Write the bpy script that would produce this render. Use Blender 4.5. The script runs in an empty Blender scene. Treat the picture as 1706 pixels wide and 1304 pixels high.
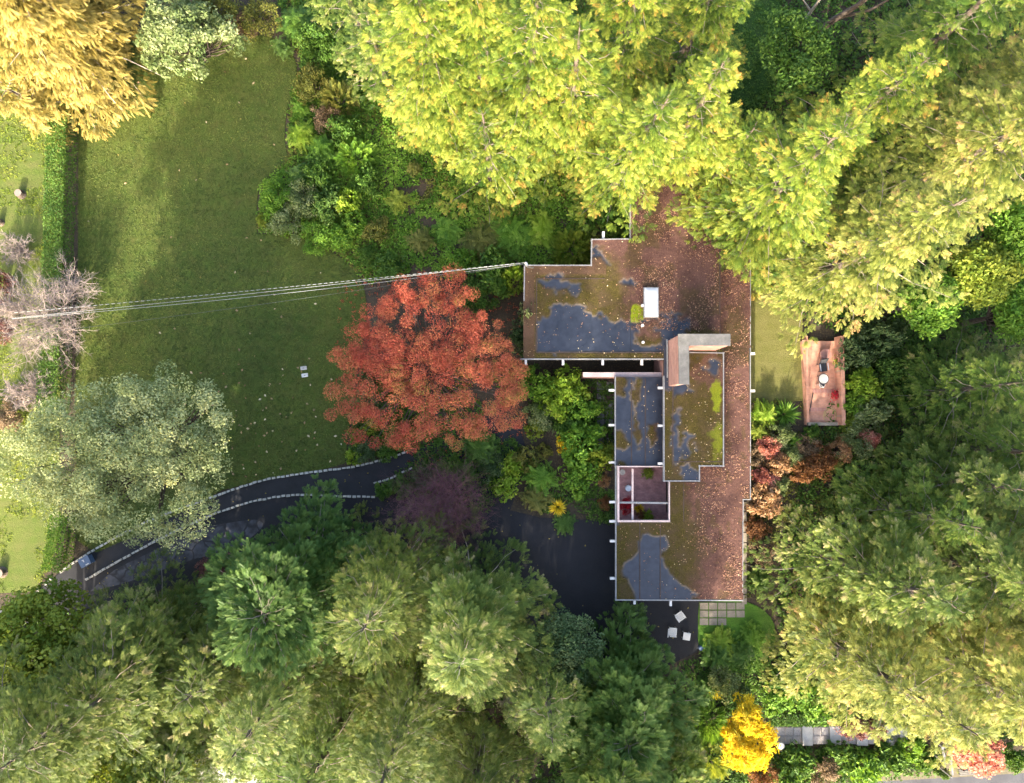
import bpy, bmesh, math, random
import numpy as np
from mathutils import Vector, Matrix

scene = bpy.context.scene
COL = scene.collection
# ------------------------------------------------------------------ camera, sky, sun, exposure
CAM_H, FPX, TILT = 50.0, 1183.0, math.radians(2.5)
cam_data = bpy.data.cameras.new("camera"); cam = bpy.data.objects.new("camera", cam_data); COL.objects.link(cam)
cam.location = (0, 0, CAM_H); cam.rotation_euler = (TILT, 0, 0)
cam_data.sensor_width = 36.0; cam_data.lens = 36.0 * FPX / 1706.0
cam_data.clip_start = 0.5; cam_data.clip_end = 3000
scene.camera = cam
SUN_EL, SUN_AZ = math.radians(22), math.radians(191)      # azimuth clockwise from north (+Y)
world = bpy.data.worlds.new("World"); scene.world = world; world.use_nodes = True
wn = world.node_tree.nodes; wl = world.node_tree.links
sky = wn.new("ShaderNodeTexSky"); sky.sky_type = 'NISHITA'; sky.sun_disc = False
sky.sun_elevation = SUN_EL; sky.sun_rotation = SUN_AZ; sky.air_density = 1.0; sky.dust_density = 5.0; sky.ozone_density = 0.3
wl.new(sky.outputs[0], wn["Background"].inputs[0]); wn["Background"].inputs[1].default_value = 0.15
to_sun = Vector((math.sin(SUN_AZ) * math.cos(SUN_EL), math.cos(SUN_AZ) * math.cos(SUN_EL), math.sin(SUN_EL)))
sl = bpy.data.lights.new("sun", 'SUN'); sl.energy = 3.0; sl.angle = math.radians(0.5); sl.color = (1.0, 0.90, 0.74)
so = bpy.data.objects.new("sun", sl); COL.objects.link(so); so.location = (0, 0, 80)
so.rotation_euler = (-to_sun).to_track_quat('-Z', 'Y').to_euler()
scene.view_settings.view_transform = 'Standard'; scene.view_settings.look = 'None'
scene.view_settings.gamma = 1.0; scene.view_settings.use_curve_mapping = False
scene.view_settings.exposure = 2.65
scene.cycles.max_bounces = 6; scene.cycles.diffuse_bounces = 3; scene.cycles.transmission_bounces = 4

# ------------------------------------------------------------------ helpers
ct, st = math.cos(TILT), math.sin(TILT)
def W(px, py, z=0.0):
    """the point at height z seen at photo pixel (px, py)"""
    dx = (px - 853.0) / FPX; dy = -(py - 652.0) / FPX
    t = (CAM_H - z) / (ct - dy * st)
    return Vector((dx * t, (dy * ct + st) * t, z))
def PX(V):
    """photo pixel of world points (n,3), used only to lay out stains and beds"""
    x, y, z = V[:, 0], V[:, 1], V[:, 2] - CAM_H
    cy = y * ct + z * st; cz = -y * st + z * ct
    return 853 + FPX * x / -cz, 652 - FPX * cy / -cz
def unit(v): return v / np.maximum(np.linalg.norm(v, axis=-1, keepdims=True), 1e-9)

class Buf:
    def __init__(s): s.v = []; s.f = []; s.m = []; s.t = []; s.n = 0
    def add(s, V, F, m=0, t=0.5):
        V = np.asarray(V, float).reshape(-1, 3); F = np.asarray(F, int).reshape(-1, 4)
        s.v.append(V); s.f.append(F + s.n); s.n += len(V)
        s.m.append(np.full(len(F), m)); s.t.append(np.broadcast_to(np.asarray(t, float), (len(F),)) if np.ndim(t) else np.full(len(F), t))
    def box(s, a, b, m=0, t=.5):
        x0, y0, z0 = a; x1, y1, z1 = b
        s.add([(x0,y0,z0),(x1,y0,z0),(x1,y1,z0),(x0,y1,z0),(x0,y0,z1),(x1,y0,z1),(x1,y1,z1),(x0,y1,z1)],
              [(3,2,1,0),(4,5,6,7),(0,1,5,4),(1,2,6,5),(2,3,7,6),(3,0,4,7)], m, t)
    def bar(s, p, q, w, h, m=0, t=.5, up=(0, 0, 1)):
        """a square-section bar from p to q"""
        p = np.array(p, float); q = np.array(q, float); d = unit(q - p); u = np.array(up, float)
        if abs(np.dot(d, u)) > .98: u = np.array((0., 1., 0.))
        sd = unit(np.cross(d, u)); u = np.cross(sd, d)
        V = [e + sd * a * w / 2 + u * b * h / 2 for e in (p, q) for a, b in ((-1,-1),(1,-1),(1,1),(-1,1))]
        s.add(V, [(0,1,2,3),(7,6,5,4),(0,4,5,1),(1,5,6,2),(2,6,7,3),(3,7,4,0)], m, t)
    def tube(s, P, R, k=6, m=0, t=.5, cap=False):
        P = np.asarray(P, float); n = len(P); R = np.broadcast_to(np.asarray(R, float), (n,))
        T = unit(np.gradient(P, axis=0)); ref = np.array((0, 0, 1.)) if abs(T[0, 2]) < .9 else np.array((1., 0, 0))
        A = unit(np.cross(T, ref)); B = np.cross(T, A); a = np.arange(k) * 2 * math.pi / k
        V = P[:, None] + R[:, None, None] * (A[:, None] * np.cos(a)[None, :, None] + B[:, None] * np.sin(a)[None, :, None])
        i = np.arange(n - 1)[:, None] * k; j = np.arange(k)[None]; j2 = (j + 1) % k
        F = np.stack([i + j, i + j2, i + k + j2, i + k + j], -1).reshape(-1, 4)
        s.add(V.reshape(-1, 3), F, m, t)
        if cap: s.disc(P[-1], R[-1], k, m, t)
    def disc(s, c, r, k=12, m=0, t=.5, r0=0.0):
        a = np.arange(k) * 2 * math.pi / k; d = np.stack([np.cos(a), np.sin(a), 0 * a], -1); c = np.asarray(c, float)
        V = np.concatenate([c + d * r, c + d * r0]); i = np.arange(k); j = (i + 1) % k
        s.add(V, np.stack([i, j, k + j, k + i], -1), m, t)
    def cyl(s, c, r, h, k=16, m=0, t=.5, r2=None):
        c = np.asarray(c, float); s.tube([c, c + (0, 0, h)], [r, r if r2 is None else r2], k, m, t); s.disc(c + (0, 0, h), r if r2 is None else r2, k, m, t)
    def leaves(s, P, N, size, aspect=.55, jit=.5, t=None, rng=None, m=0, bend=.15):
        """one diamond leaf per point"""
        P = np.asarray(P, float); n = len(P)
        if n == 0: return
        size = np.broadcast_to(np.asarray(size, float), (n,))[:, None]
        nn = unit(N + jit * rng.normal(size=(n, 3))); tt = unit(np.cross(nn, rng.normal(size=(n, 3)))); b = np.cross(nn, tt)
        V = np.stack([P - tt * size / 2, P + b * size * aspect / 2, P + tt * size / 2 - nn * size * bend, P - b * size * aspect / 2], 1)
        s.add(V.reshape(-1, 3), np.arange(4 * n).reshape(-1, 4), m, rng.random(n) if t is None else t)
    def fronds(s, P, D, U, size, tmpl, t, m=0, wid=1.0):
        """copies of a flat spray template along D, facing U"""
        n = len(P)
        if n == 0: return
        D = unit(D); S = unit(np.cross(U, D)); U = np.cross(D, S); size = np.broadcast_to(np.asarray(size, float), (n,))[:, None, None]
        V = P[:, None] + size * (tmpl[None, :, 0:1] * D[:, None] + wid * tmpl[None, :, 1:2] * S[:, None] + tmpl[None, :, 2:3] * U[:, None])
        k = len(tmpl) // 4
        s.add(V.reshape(-1, 3), np.arange(n * len(tmpl)).reshape(-1, 4), m, np.clip(np.repeat(t, k) + np.tile(np.linspace(-.08, .12, k), n), 0, 1))
    def build(s, name, mats, parent=None, smooth=False):
        me = bpy.data.meshes.new(name)
        V = np.concatenate(s.v); F = np.concatenate(s.f); nf = len(F)
        me.vertices.add(len(V)); me.vertices.foreach_set("co", V.astype(np.float32).ravel())
        me.loops.add(nf * 4); me.loops.foreach_set("vertex_index", F.astype(np.int32).ravel())
        me.polygons.add(nf); me.polygons.foreach_set("loop_start", np.arange(0, nf * 4, 4, dtype=np.int32))
        me.polygons.foreach_set("loop_total", np.full(nf, 4, dtype=np.int32))
        me.update(calc_edges=True)
        me.polygons.foreach_set("material_index", np.concatenate(s.m).astype(np.int32))
        at = me.attributes.new("tint", 'FLOAT', 'FACE'); at.data.foreach_set("value", np.concatenate(s.t).astype(np.float32))
        me.polygons.foreach_set("use_smooth", np.full(nf, smooth, dtype=bool))
        for x in (mats if isinstance(mats, (list, tuple)) else [mats]): me.materials.append(x)
        o = bpy.data.objects.new(name, me); COL.objects.link(o)
        if parent is not None: o.parent = parent
        return o

def tag(o, label=None, cat=None, group=None, kind=None):
    for k, v in (("label", label), ("category", cat), ("group", group), ("kind", kind)):
        if v: o[k] = v
    return o
def empty(name, loc, label=None, cat=None, group=None, rz=0):
    o = bpy.data.objects.new(name, None); COL.objects.link(o); o.location = loc; o.rotation_euler = (0, 0, rz)
    o.empty_display_size = .3
    return tag(o, label, cat, group)
def kids(o): return [c for c in list(o.children)]
def copy_tree(o, parent=None):
    c = o.copy(); COL.objects.link(c); c.parent = parent
    for ch in kids(o): copy_tree(ch, c)
    return c
def sheet(name, pts, z, m, kind='structure', skirt=0.0, bank=None):
    """a ground sheet with the outline pts (photo pixels); skirt adds real edges below it"""
    bm = bmesh.new(); vs = [bm.verts.new(W(x, y, z)) for x, y in pts]
    f = bm.faces.new(vs)
    if f.normal.z < 0 or (f.normal_update() or f.normal.z < 0): f.normal_flip()
    if skirt:
        lo = [bm.verts.new(v.co - Vector((0, 0, skirt))) for v in vs]
        for i in range(len(vs)):
            j = (i + 1) % len(vs); bm.faces.new((vs[i], vs[j], lo[j], lo[i]))
    bmesh.ops.triangulate(bm, faces=bm.faces[:])
    me = bpy.data.meshes.new(name); bm.to_mesh(me); bm.free(); me.materials.append(m)
    o = bpy.data.objects.new(name, me); COL.objects.link(o)
    if kind: o["kind"] = kind
    return o
def smooth_line(pts, n=8):
    """Catmull-Rom through the points"""
    P = [np.array(p, float) for p in pts]; P = [2 * P[0] - P[1]] + P + [2 * P[-1] - P[-2]]; out = []
    for i in range(1, len(P) - 2):
        for u in np.arange(n) / n:
            a, b, c, d = P[i - 1], P[i], P[i + 1], P[i + 2]
            out.append(.5 * (2 * b + (c - a) * u + (2 * a - 5 * b + 4 * c - d) * u * u + (3 * b - a - 3 * c + d) * u ** 3))
    out.append(P[-2]); return out
def inside(poly, x, y):
    r = np.zeros(len(x), bool); n = len(poly)
    for i in range(n):
        x0, y0 = poly[i]; x1, y1 = poly[(i + 1) % n]
        c = ((y0 > y) != (y1 > y)) & (x < (x1 - x0) * (y - y0) / (y1 - y0 + 1e-12) + x0); r ^= c
    return r
def vnoise(x, y, seed, freq):
    """smooth value noise in 0..1"""
    g = np.random.default_rng(seed).random((64, 64)); x = np.asarray(x) * freq; y = np.asarray(y) * freq
    i = np.floor(x).astype(int); j = np.floor(y).astype(int); u = x - i; v = y - j; u = u*u*(3-2*u); v = v*v*(3-2*v)
    G = lambda a, b: g[a % 64, b % 64]
    return (G(i,j)*(1-u)+G(i+1,j)*u)*(1-v)+(G(i,j+1)*(1-u)+G(i+1,j+1)*u)*v
def fbm(x, y, seed, freq):
    return sum(vnoise(x, y, seed + k, freq * 2 ** k) * .5 ** (k + 1) for k in range(4)) / .9375

# ------------------------------------------------------------------ materials
def nd(nt, kind, **kw):
    n = nt.nodes.new(kind)
    for k, v in kw.items(): setattr(n, k, v)
    return n
def lin(c):
    return tuple(((x / 255 + .055) / 1.055) ** 2.4 if x > 10 else x / 255 / 12.92 for x in c) + (1,)
def c4(c): return (c[0], c[1], c[2], 1)
def new_mat(name):
    m = bpy.data.materials.new(name); m.use_nodes = True; nt = m.node_tree
    return m, nt, nt.nodes["Principled BSDF"]
def ramp(nt, stops, fac):
    r = nd(nt, "ShaderNodeValToRGB"); e = r.color_ramp.elements
    while len(e) < len(stops): e.new(.5)
    for el, (p, c) in zip(e, stops): el.position = p; el.color = c4(c)
    nt.links.new(fac, r.inputs[0]); return r.outputs[0]
def noise(nt, scale, detail=5, rough=.6, coord=None):
    n = nd(nt, "ShaderNodeTexNoise"); n.inputs["Scale"].default_value = scale; n.inputs["Detail"].default_value = detail; n.inputs["Roughness"].default_value = rough
    if coord is None: coord = nd(nt, "ShaderNodeTexCoord").outputs["Object"]
    nt.links.new(coord, n.inputs["Vector"]); return n.outputs["Fac"]
def mix(nt, fac, a, b, mode='MIX'):
    n = nd(nt, "ShaderNodeMix", data_type='RGBA', blend_type=mode)
    for sock, v in ((n.inputs[0], fac), (n.inputs[6], a), (n.inputs[7], b)):
        if hasattr(v, "links"): nt.links.new(v, sock)
        elif isinstance(v, (int, float)): sock.default_value = v
        else: sock.default_value = c4(v)
    return n.outputs[2]
def bump(nt, b, h, strength, dist):
    n = nd(nt, "ShaderNodeBump"); n.inputs["Strength"].default_value = strength; n.inputs["Distance"].default_value = dist
    nt.links.new(h, n.inputs["Height"]); nt.links.new(n.outputs[0], b.inputs["Normal"])
def surf(name, c1, c2, scale=3, rough=.8, bstr=.4, bdist=.02, fine=None, c3=None, metal=0, spec=.3):
    """a noisy solid colour: c1..c2 in patches, c3 in fine specks"""
    m, nt, b = new_mat(name); co = nd(nt, "ShaderNodeTexCoord").outputs["Object"]
    a = noise(nt, scale, 6, .65, co); col = ramp(nt, [(.3, c1), (.7, c2)], a)
    f = noise(nt, fine or scale * 12, 3, .6, co)
    if c3: col = mix(nt, ramp(nt, [(.52, (0,0,0)), (.68, (1,1,1))], f), col, c3)
    nt.links.new(col, b.inputs["Base Color"]); b.inputs["Roughness"].default_value = rough
    b.inputs["Metallic"].default_value = metal; b.inputs["Specular IOR Level"].default_value = spec
    bump(nt, b, f, bstr, bdist); return m
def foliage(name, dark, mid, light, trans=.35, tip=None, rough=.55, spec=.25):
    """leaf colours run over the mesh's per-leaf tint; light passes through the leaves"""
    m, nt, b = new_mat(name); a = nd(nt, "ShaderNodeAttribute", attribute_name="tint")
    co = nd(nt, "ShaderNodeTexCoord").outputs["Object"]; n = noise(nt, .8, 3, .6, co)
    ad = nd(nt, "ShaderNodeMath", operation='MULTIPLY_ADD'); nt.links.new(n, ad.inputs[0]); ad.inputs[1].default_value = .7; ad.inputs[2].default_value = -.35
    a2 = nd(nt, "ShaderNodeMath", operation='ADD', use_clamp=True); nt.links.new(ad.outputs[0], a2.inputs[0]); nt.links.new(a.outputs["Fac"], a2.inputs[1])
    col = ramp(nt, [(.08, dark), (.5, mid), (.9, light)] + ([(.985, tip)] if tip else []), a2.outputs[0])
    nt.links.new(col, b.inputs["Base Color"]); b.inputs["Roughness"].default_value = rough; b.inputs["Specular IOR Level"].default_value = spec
    tr = nd(nt, "ShaderNodeBsdfTranslucent"); nt.links.new(mix(nt, .5, col, (light[0]*1.15, light[1]*1.1, light[2]*.6)), tr.inputs[0])
    mx = nd(nt, "ShaderNodeMixShader"); mx.inputs[0].default_value = trans
    nt.links.new(b.outputs[0], mx.inputs[1]); nt.links.new(tr.outputs[0], mx.inputs[2])
    nt.links.new(mx.outputs[0], nt.nodes["Material Output"].inputs[0]); return m

FOL = {
 'turf': foliage('turf', (.04,.068,.012), (.078,.112,.02), (.14,.17,.034), .2),
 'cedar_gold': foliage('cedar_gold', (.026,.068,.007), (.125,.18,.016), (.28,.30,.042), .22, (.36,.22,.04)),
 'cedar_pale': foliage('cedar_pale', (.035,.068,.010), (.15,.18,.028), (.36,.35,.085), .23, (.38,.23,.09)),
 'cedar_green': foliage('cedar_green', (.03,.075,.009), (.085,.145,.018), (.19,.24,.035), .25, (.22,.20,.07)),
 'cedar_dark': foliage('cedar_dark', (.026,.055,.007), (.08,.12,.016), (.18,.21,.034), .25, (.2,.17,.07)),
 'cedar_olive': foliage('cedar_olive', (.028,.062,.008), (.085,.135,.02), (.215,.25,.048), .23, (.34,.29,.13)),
 'emerald': foliage('emerald', (.026,.07,.010), (.065,.125,.022), (.125,.20,.040), .26),
 'green': foliage('green', (.05,.125,.012), (.115,.235,.022), (.21,.34,.04), .35),
 'lime': foliage('lime', (.12,.215,.016), (.21,.34,.028), (.33,.41,.055), .4),
 'dark': foliage('dark', (.03,.075,.011), (.065,.14,.018), (.13,.22,.034), .32),
 'blue': foliage('blue', (.03,.065,.02), (.068,.118,.04), (.14,.19,.08), .3),
 'pale': foliage('pale', (.075,.12,.035), (.16,.21,.07), (.32,.36,.17), .35),
 'birch': foliage('birch', (.11,.15,.055), (.24,.285,.12), (.44,.46,.23), .33, (.46,.45,.16)),
 'olive': foliage('olive', (.07,.085,.02), (.14,.16,.03), (.24,.22,.05), .35),
 'yellowgreen': foliage('yellowgreen', (.09,.15,.016), (.18,.24,.026), (.31,.34,.045), .36),
 'gold': foliage('gold', (.10,.095,.02), (.26,.20,.04), (.41,.32,.09), .28),
 'yellow': foliage('yellow', (.52,.34,.01), (.72,.52,.018), (.82,.66,.06), .36),
 'orange': foliage('orange', (.20,.10,.04), (.36,.20,.10), (.48,.32,.18), .35),
 'rust': foliage('rust', (.11,.05,.02), (.20,.085,.032), (.30,.15,.06), .35),
 'scarlet': foliage('scarlet', (.31,.05,.035), (.43,.11,.065), (.47,.19,.075), .33, (.20,.18,.04)),
 'pink': foliage('pink', (.34,.10,.07), (.58,.22,.17), (.70,.36,.28), .4),
 'maroon': foliage('maroon', (.07,.022,.022), (.13,.045,.04), (.20,.09,.07), .3),
 'brown': foliage('brown', (.10,.065,.035), (.19,.13,.075), (.28,.20,.12), .25),
 'crimson': foliage('crimson', (.3,.01,.02), (.5,.015,.035), (.6,.05,.06), .3),
}
M = {}
M['bark'] = surf('bark', (.06,.045,.035), (.13,.10,.08), 4, .9, .8, .03)
M['twig_pale'] = surf('twig_pale', (.30,.25,.20), (.48,.42,.35), 3, .8)
M['twig_grey'] = surf('twig_grey', (.15,.12,.10), (.26,.22,.18), 3, .8)
M['twig_white'] = surf('twig_white', (.20,.16,.14), (.33,.27,.245), 3, .8)
M['twig_purple'] = surf('twig_purple', (.105,.043,.052), (.19,.09,.10), 3, .8)
M['soil'] = surf('soil', (.028,.022,.016), (.065,.05,.034), .9, .95, .8, .04, 9, (.10,.075,.035))
M['mulch'] = surf('mulch', (.03,.021,.016), (.06,.043,.033), 1.2, .95, .8, .04, 14, (.12,.08,.05))
M['asphalt_dark'] = surf('asphalt_dark', (.005,.0055,.0075), (.017,.017,.021), .28, .75, .4, .01, 45, (.030,.029,.030))
M['asphalt_path'] = surf('asphalt_path', (.010,.0105,.013), (.020,.0205,.025), .8, .8, .3, .006, 60, (.04,.038,.035))
M['street'] = surf('street', (.05,.05,.058), (.085,.085,.092), .7, .85, .2, .006, 50)
M['concrete'] = surf('concrete', (.34,.32,.29), (.50,.47,.43), 1.6, .85, .3, .008, 25, (.26,.25,.22))
M['concrete_old'] = surf('concrete_old', (.10,.097,.09), (.20,.19,.175), 2.5, .9, .4, .01, 20, (.12,.12,.10))
M['paver'] = surf('paver', (.20,.17,.135), (.32,.27,.21), 1.8, .9, .4, .01, 22, (.13,.13,.08))
M['stone'] = surf('stone', (.26,.23,.22), (.40,.36,.33), 2.2, .85, .4, .012, 18, (.18,.17,.15))
M['kerb_stone'] = surf('kerb_stone', (.28,.265,.24), (.48,.46,.42), 2.5, .85, .5, .02, 18, (.24,.25,.18))
M['white_paint'] = surf('white_paint', (.48,.47,.45), (.60,.58,.56), 2, .5, .1, .004, 20, (.52,.50,.46))
M['white_plastic'] = surf('white_plastic', (.62,.60,.55), (.72,.70,.65), 3, .45, .1, .003, 30, (.48,.46,.42))
M['fascia'] = surf('fascia', (.15,.15,.155), (.27,.265,.26), 1.5, .45, .1, .004, 14, (.34,.33,.32), .15)
M['fascia_pink'] = surf('fascia_pink', (.44,.33,.31), (.60,.48,.45), 1.5, .6, .2, .004, 14, (.36,.28,.25))
M['steel'] = surf('steel', (.40,.41,.42), (.55,.56,.57), 3, .35, .1, .003, 20, None, .7)
M['cable'] = surf('cable', (.24,.25,.24), (.34,.34,.33), 2, .5, .05, .002)
M['cable_dark'] = surf('cable_dark', (.06,.07,.06), (.10,.11,.10), 2, .5, .05, .002)
M['dark_wood'] = surf('dark_wood', (.035,.025,.02), (.075,.05,.04), 3, .7, .4, .01, 22)
M['glass'] = surf('glass', (.012,.014,.018), (.03,.032,.038), .8, .06, .02, .002, 4, None, 0, .6)
M['black_metal'] = surf('black_metal', (.02,.02,.022), (.045,.045,.05), 4, .5, .1, .003)
M['navy_plastic'] = surf('navy_plastic', (.055,.09,.16), (.09,.14,.23), 3, .4, .1, .003, 20, (.05,.07,.12))
M['terracotta'] = surf('terracotta', (.28,.10,.055), (.40,.16,.09), 3, .85, .3, .006)
M['hose'] = surf('hose', (.35,.33,.10), (.5,.45,.16), 4, .5, .1, .003)
M['wood_cut'] = surf('wood_cut', (.18,.135,.11), (.28,.22,.185), 6, .9, .3, .01, 18, (.22,.15,.12))
M['skylight_pane'] = surf('skylight_pane', (.48,.51,.56), (.54,.57,.62), .8, .25, .03, .003, 8)

def brick(name, c1, c2, mortar, scale=1.0, bw=.24, bh=.08):
    m, nt, b = new_mat(name); tc = nd(nt, "ShaderNodeTexCoord"); br = nd(nt, "ShaderNodeTexBrick")
    br.inputs["Scale"].default_value = scale; br.inputs["Brick Width"].default_value = bw; br.inputs["Row Height"].default_value = bh
    br.inputs["Mortar Size"].default_value = .008; br.inputs["Color1"].default_value = c4(c1); br.inputs["Color2"].default_value = c4(c2); br.inputs["Mortar"].default_value = c4(mortar)
    mp = nd(nt, "ShaderNodeMapping"); mp.inputs["Rotation"].default_value = (math.radians(90), 0, 0) if name == 'brick_wall' else (0, 0, math.radians(4))
    nt.links.new(tc.outputs["Object"], mp.inputs[0]); nt.links.new(mp.outputs[0], br.inputs["Vector"])
    n = noise(nt, 2.5, 5, .6, tc.outputs["Object"])
    col = mix(nt, .55, br.outputs["Color"], ramp(nt, [(.3, (.25,.22,.2)), (.7, (.95,.9,.85))], n), 'MULTIPLY')
    nt.links.new(col, b.inputs["Base Color"]); b.inputs["Roughness"].default_value = .88
    bump(nt, b, br.outputs["Fac"], -.3, .01); return m
M['brick'] = brick('brick_wall', (.40,.19,.15), (.50,.25,.20), (.42,.33,.29))
M['brick_floor'] = brick('brick_floor', (.55,.26,.17), (.62,.31,.21), (.45,.29,.21), 1.0, .22, .11)
M['patio'] = brick('patio_brick', (.40,.20,.20), (.50,.27,.26), (.32,.20,.20), 1.0, .22, .11)

def lawn_mat(name, c1, c2, c3, c4_):
    m, nt, b = new_mat(name); co = nd(nt, "ShaderNodeTexCoord").outputs["Object"]
    big = noise(nt, .16, 4, .55, co); mid = noise(nt, 1.1, 5, .65, co); fine = noise(nt, 13, 4, .7, co)
    col = ramp(nt, [(.35, c1), (.65, c2)], big)
    col = mix(nt, ramp(nt, [(.40, (0,0,0)), (.72, (.75,.75,.75))], mid), col, c3)
    wv = nd(nt, "ShaderNodeTexWave", wave_type='BANDS', bands_direction='Y'); wv.inputs["Scale"].default_value = .42; wv.inputs["Distortion"].default_value = 1.2; wv.inputs["Detail"].default_value = 3
    nt.links.new(co, wv.inputs["Vector"])
    col = mix(nt, ramp(nt, [(.3, (0,0,0)), (.9, (.18,.18,.18))], wv.outputs["Fac"]), col, c4_)
    mp = nd(nt, "ShaderNodeMapping"); mp.inputs["Scale"].default_value = (5, 22, 5); nt.links.new(co, mp.inputs[0])
    st_ = noise(nt, 1.0, 3, .6, mp.outputs[0])
    col = mix(nt, .42, col, ramp(nt, [(.3, (.45,.45,.45)), (.7, (1,1,1))], fine), 'MULTIPLY')
    col = mix(nt, .30, col, ramp(nt, [(.35, (.55,.55,.5)), (.65, (1,1,1))], st_), 'MULTIPLY')
    nt.links.new(col, b.inputs["Base Color"]); b.inputs["Roughness"].default_value = .9; b.inputs["Specular IOR Level"].default_value = .15
    bump(nt, b, fine, .9, .05); return m
M['lawn'] = lawn_mat('lawn', (.05,.083,.015), (.082,.115,.02), (.078,.074,.021), (.105,.118,.028))
M['side_lawn'] = lawn_mat('side_lawn', (.08,.12,.022), (.12,.15,.029), (.135,.135,.045), (.16,.16,.058))
M['court_lawn'] = lawn_mat('court_lawn', (.11,.115,.03), (.16,.155,.042), (.18,.16,.06), (.21,.19,.08))

def crazed():
    m, nt, b = new_mat('cracked_asphalt'); co = nd(nt, "ShaderNodeTexCoord").outputs["Object"]
    n = noise(nt, 1.2, 4, .6, co); off = nd(nt, "ShaderNodeVectorMath", operation='MULTIPLY_ADD')
    cmb = nd(nt, "ShaderNodeTexNoise"); cmb.inputs["Scale"].default_value = 1.1; nt.links.new(co, cmb.inputs["Vector"])
    nt.links.new(cmb.outputs["Color"], off.inputs[0]); off.inputs[1].default_value = (.9, .9, 0); nt.links.new(co, off.inputs[2])
    v = nd(nt, "ShaderNodeTexVoronoi", feature='DISTANCE_TO_EDGE'); v.inputs["Scale"].default_value = .95; nt.links.new(off.outputs[0], v.inputs["Vector"])
    base = ramp(nt, [(.35, (.013,.013,.017)), (.62, (.062,.062,.074))], n)
    col = mix(nt, ramp(nt, [(.02, (1,1,1)), (.09, (0,0,0))], v.outputs["Distance"]), base, (.010,.010,.012))
    nt.links.new(col, b.inputs["Base Color"]); b.inputs["Roughness"].default_value = .75; bump(nt, b, v.outputs["Distance"], .4, .03); return m
M['cracked'] = crazed()

def roof_mat():
    """wet membrane, moss and leaf litter where the mesh's stain attributes say"""
    m, nt, b = new_mat('roof_membrane'); co = nd(nt, "ShaderNodeTexCoord").outputs["Object"]
    at = lambda k: nd(nt, "ShaderNodeAttribute", attribute_name=k).outputs["Fac"]
    f = noise(nt, 14, 4, .7, co); g = noise(nt, 2.2, 5, .6, co); h = noise(nt, 34, 3, .7, co)
    wet = ramp(nt, [(.3, (.014,.018,.028)), (.7, (.030,.035,.050))], g)
    moss = ramp(nt, [(.3, (.026,.021,.007)), (.55, (.066,.052,.013)), (.75, (.115,.092,.025))], f)
    br = ramp(nt, [(.28, (.052,.025,.022)), (.5, (.115,.06,.048)), (.72, (.25,.14,.105))], h)
    br = mix(nt, .6, br, ramp(nt, [(.35, (.42,.40,.40)), (.65, (1,1,1))], noise(nt, .7, 6, .7, co)), 'MULTIPLY')
    lime = ramp(nt, [(.3, (.12,.16,.008)), (.7, (.24,.28,.015))], f)
    rim = ramp(nt, [(.3, (.055,.042,.03)), (.7, (.15,.115,.085))], h)
    moss = mix(nt, ramp(nt, [(.42, (0,0,0)), (.62, (.8,.8,.8))], noise(nt, 1.1, 6, .7, co)), moss, ramp(nt, [(.3, (.034,.022,.012)), (.7, (.11,.075,.042))], h)); col = mix(nt, at("moss"), wet, moss); col = mix(nt, at("rim"), col, rim); col = mix(nt, at("litter"), col, br); col = mix(nt, at("lime"), col, lime)
    nt.links.new(col, b.inputs["Base Color"])
    mx = nd(nt, "ShaderNodeMath", operation='MAXIMUM'); nt.links.new(at("moss"), mx.inputs[0]); nt.links.new(at("litter"), mx.inputs[1])
    mr = nd(nt, "ShaderNodeMapRange"); nt.links.new(mx.outputs[0], mr.inputs[0]); mr.inputs[3].default_value = .3; mr.inputs[4].default_value = .95
    nt.links.new(mr.outputs[0], b.inputs["Roughness"])
    sp = nd(nt, "ShaderNodeMapRange"); nt.links.new(mx.outputs[0], sp.inputs[0]); sp.inputs[3].default_value = .45; sp.inputs[4].default_value = .1
    nt.links.new(sp.outputs[0], b.inputs["Specular IOR Level"])
    bh = nd(nt, "ShaderNodeMath", operation='MULTIPLY'); nt.links.new(h, bh.inputs[0]); nt.links.new(mx.outputs[0], bh.inputs[1])
    bump(nt, b, bh.outputs[0], .9, .05); return m
M['roof'] = roof_mat()
# ------------------------------------------------------------------ ground, lawns, drive, paths
bm = bmesh.new(); bmesh.ops.create_grid(bm, x_segments=60, y_segments=60, size=900)
me = bpy.data.meshes.new("ground"); bm.to_mesh(me); bm.free(); me.materials.append(M['soil'])
g = bpy.data.objects.new("ground", me); COL.objects.link(g); g["kind"] = 'structure'

LAWN = smooth_line([(131,120),(200,60),(320,50),(400,58),(450,62),(478,80),(494,110),(488,150),(478,185),(474,230),(478,265),(462,285),(435,308),(428,335),(428,388)], 6) \
     + smooth_line([(430,389),(470,393),(520,404),(560,424),(590,450),(606,480),(610,520),(604,570),(594,620),(586,680),(580,730),(574,772)], 6) \
     + [(540,781),(500,788),(430,801),(370,816),(330,838),(250,880),(160,920),(128,900),(126,640),(130,400)]
sheet("lawn", LAWN, .06, M['lawn'], skirt=.1)
sheet("side_lawn", [(-420,-200),(118,-200),(118,60),(108,300),(100,640),(98,900),(58,985),(-420,1010)], .05, M['side_lawn'])
sheet("side_lawn", [(1247,440),(1336,440),(1338,668),(1247,672)], .05, M['court_lawn'])
sheet("back_lawn", smooth_line([(1195,-80),(1300,-90),(1296,60),(1290,150),(1240,190),(1200,170),(1190,40),(1195,-80)], 4), .05, lawn_mat('back_lawn', (.025,.07,.012), (.04,.095,.016), (.04,.06,.018), (.045,.085,.02)))
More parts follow.
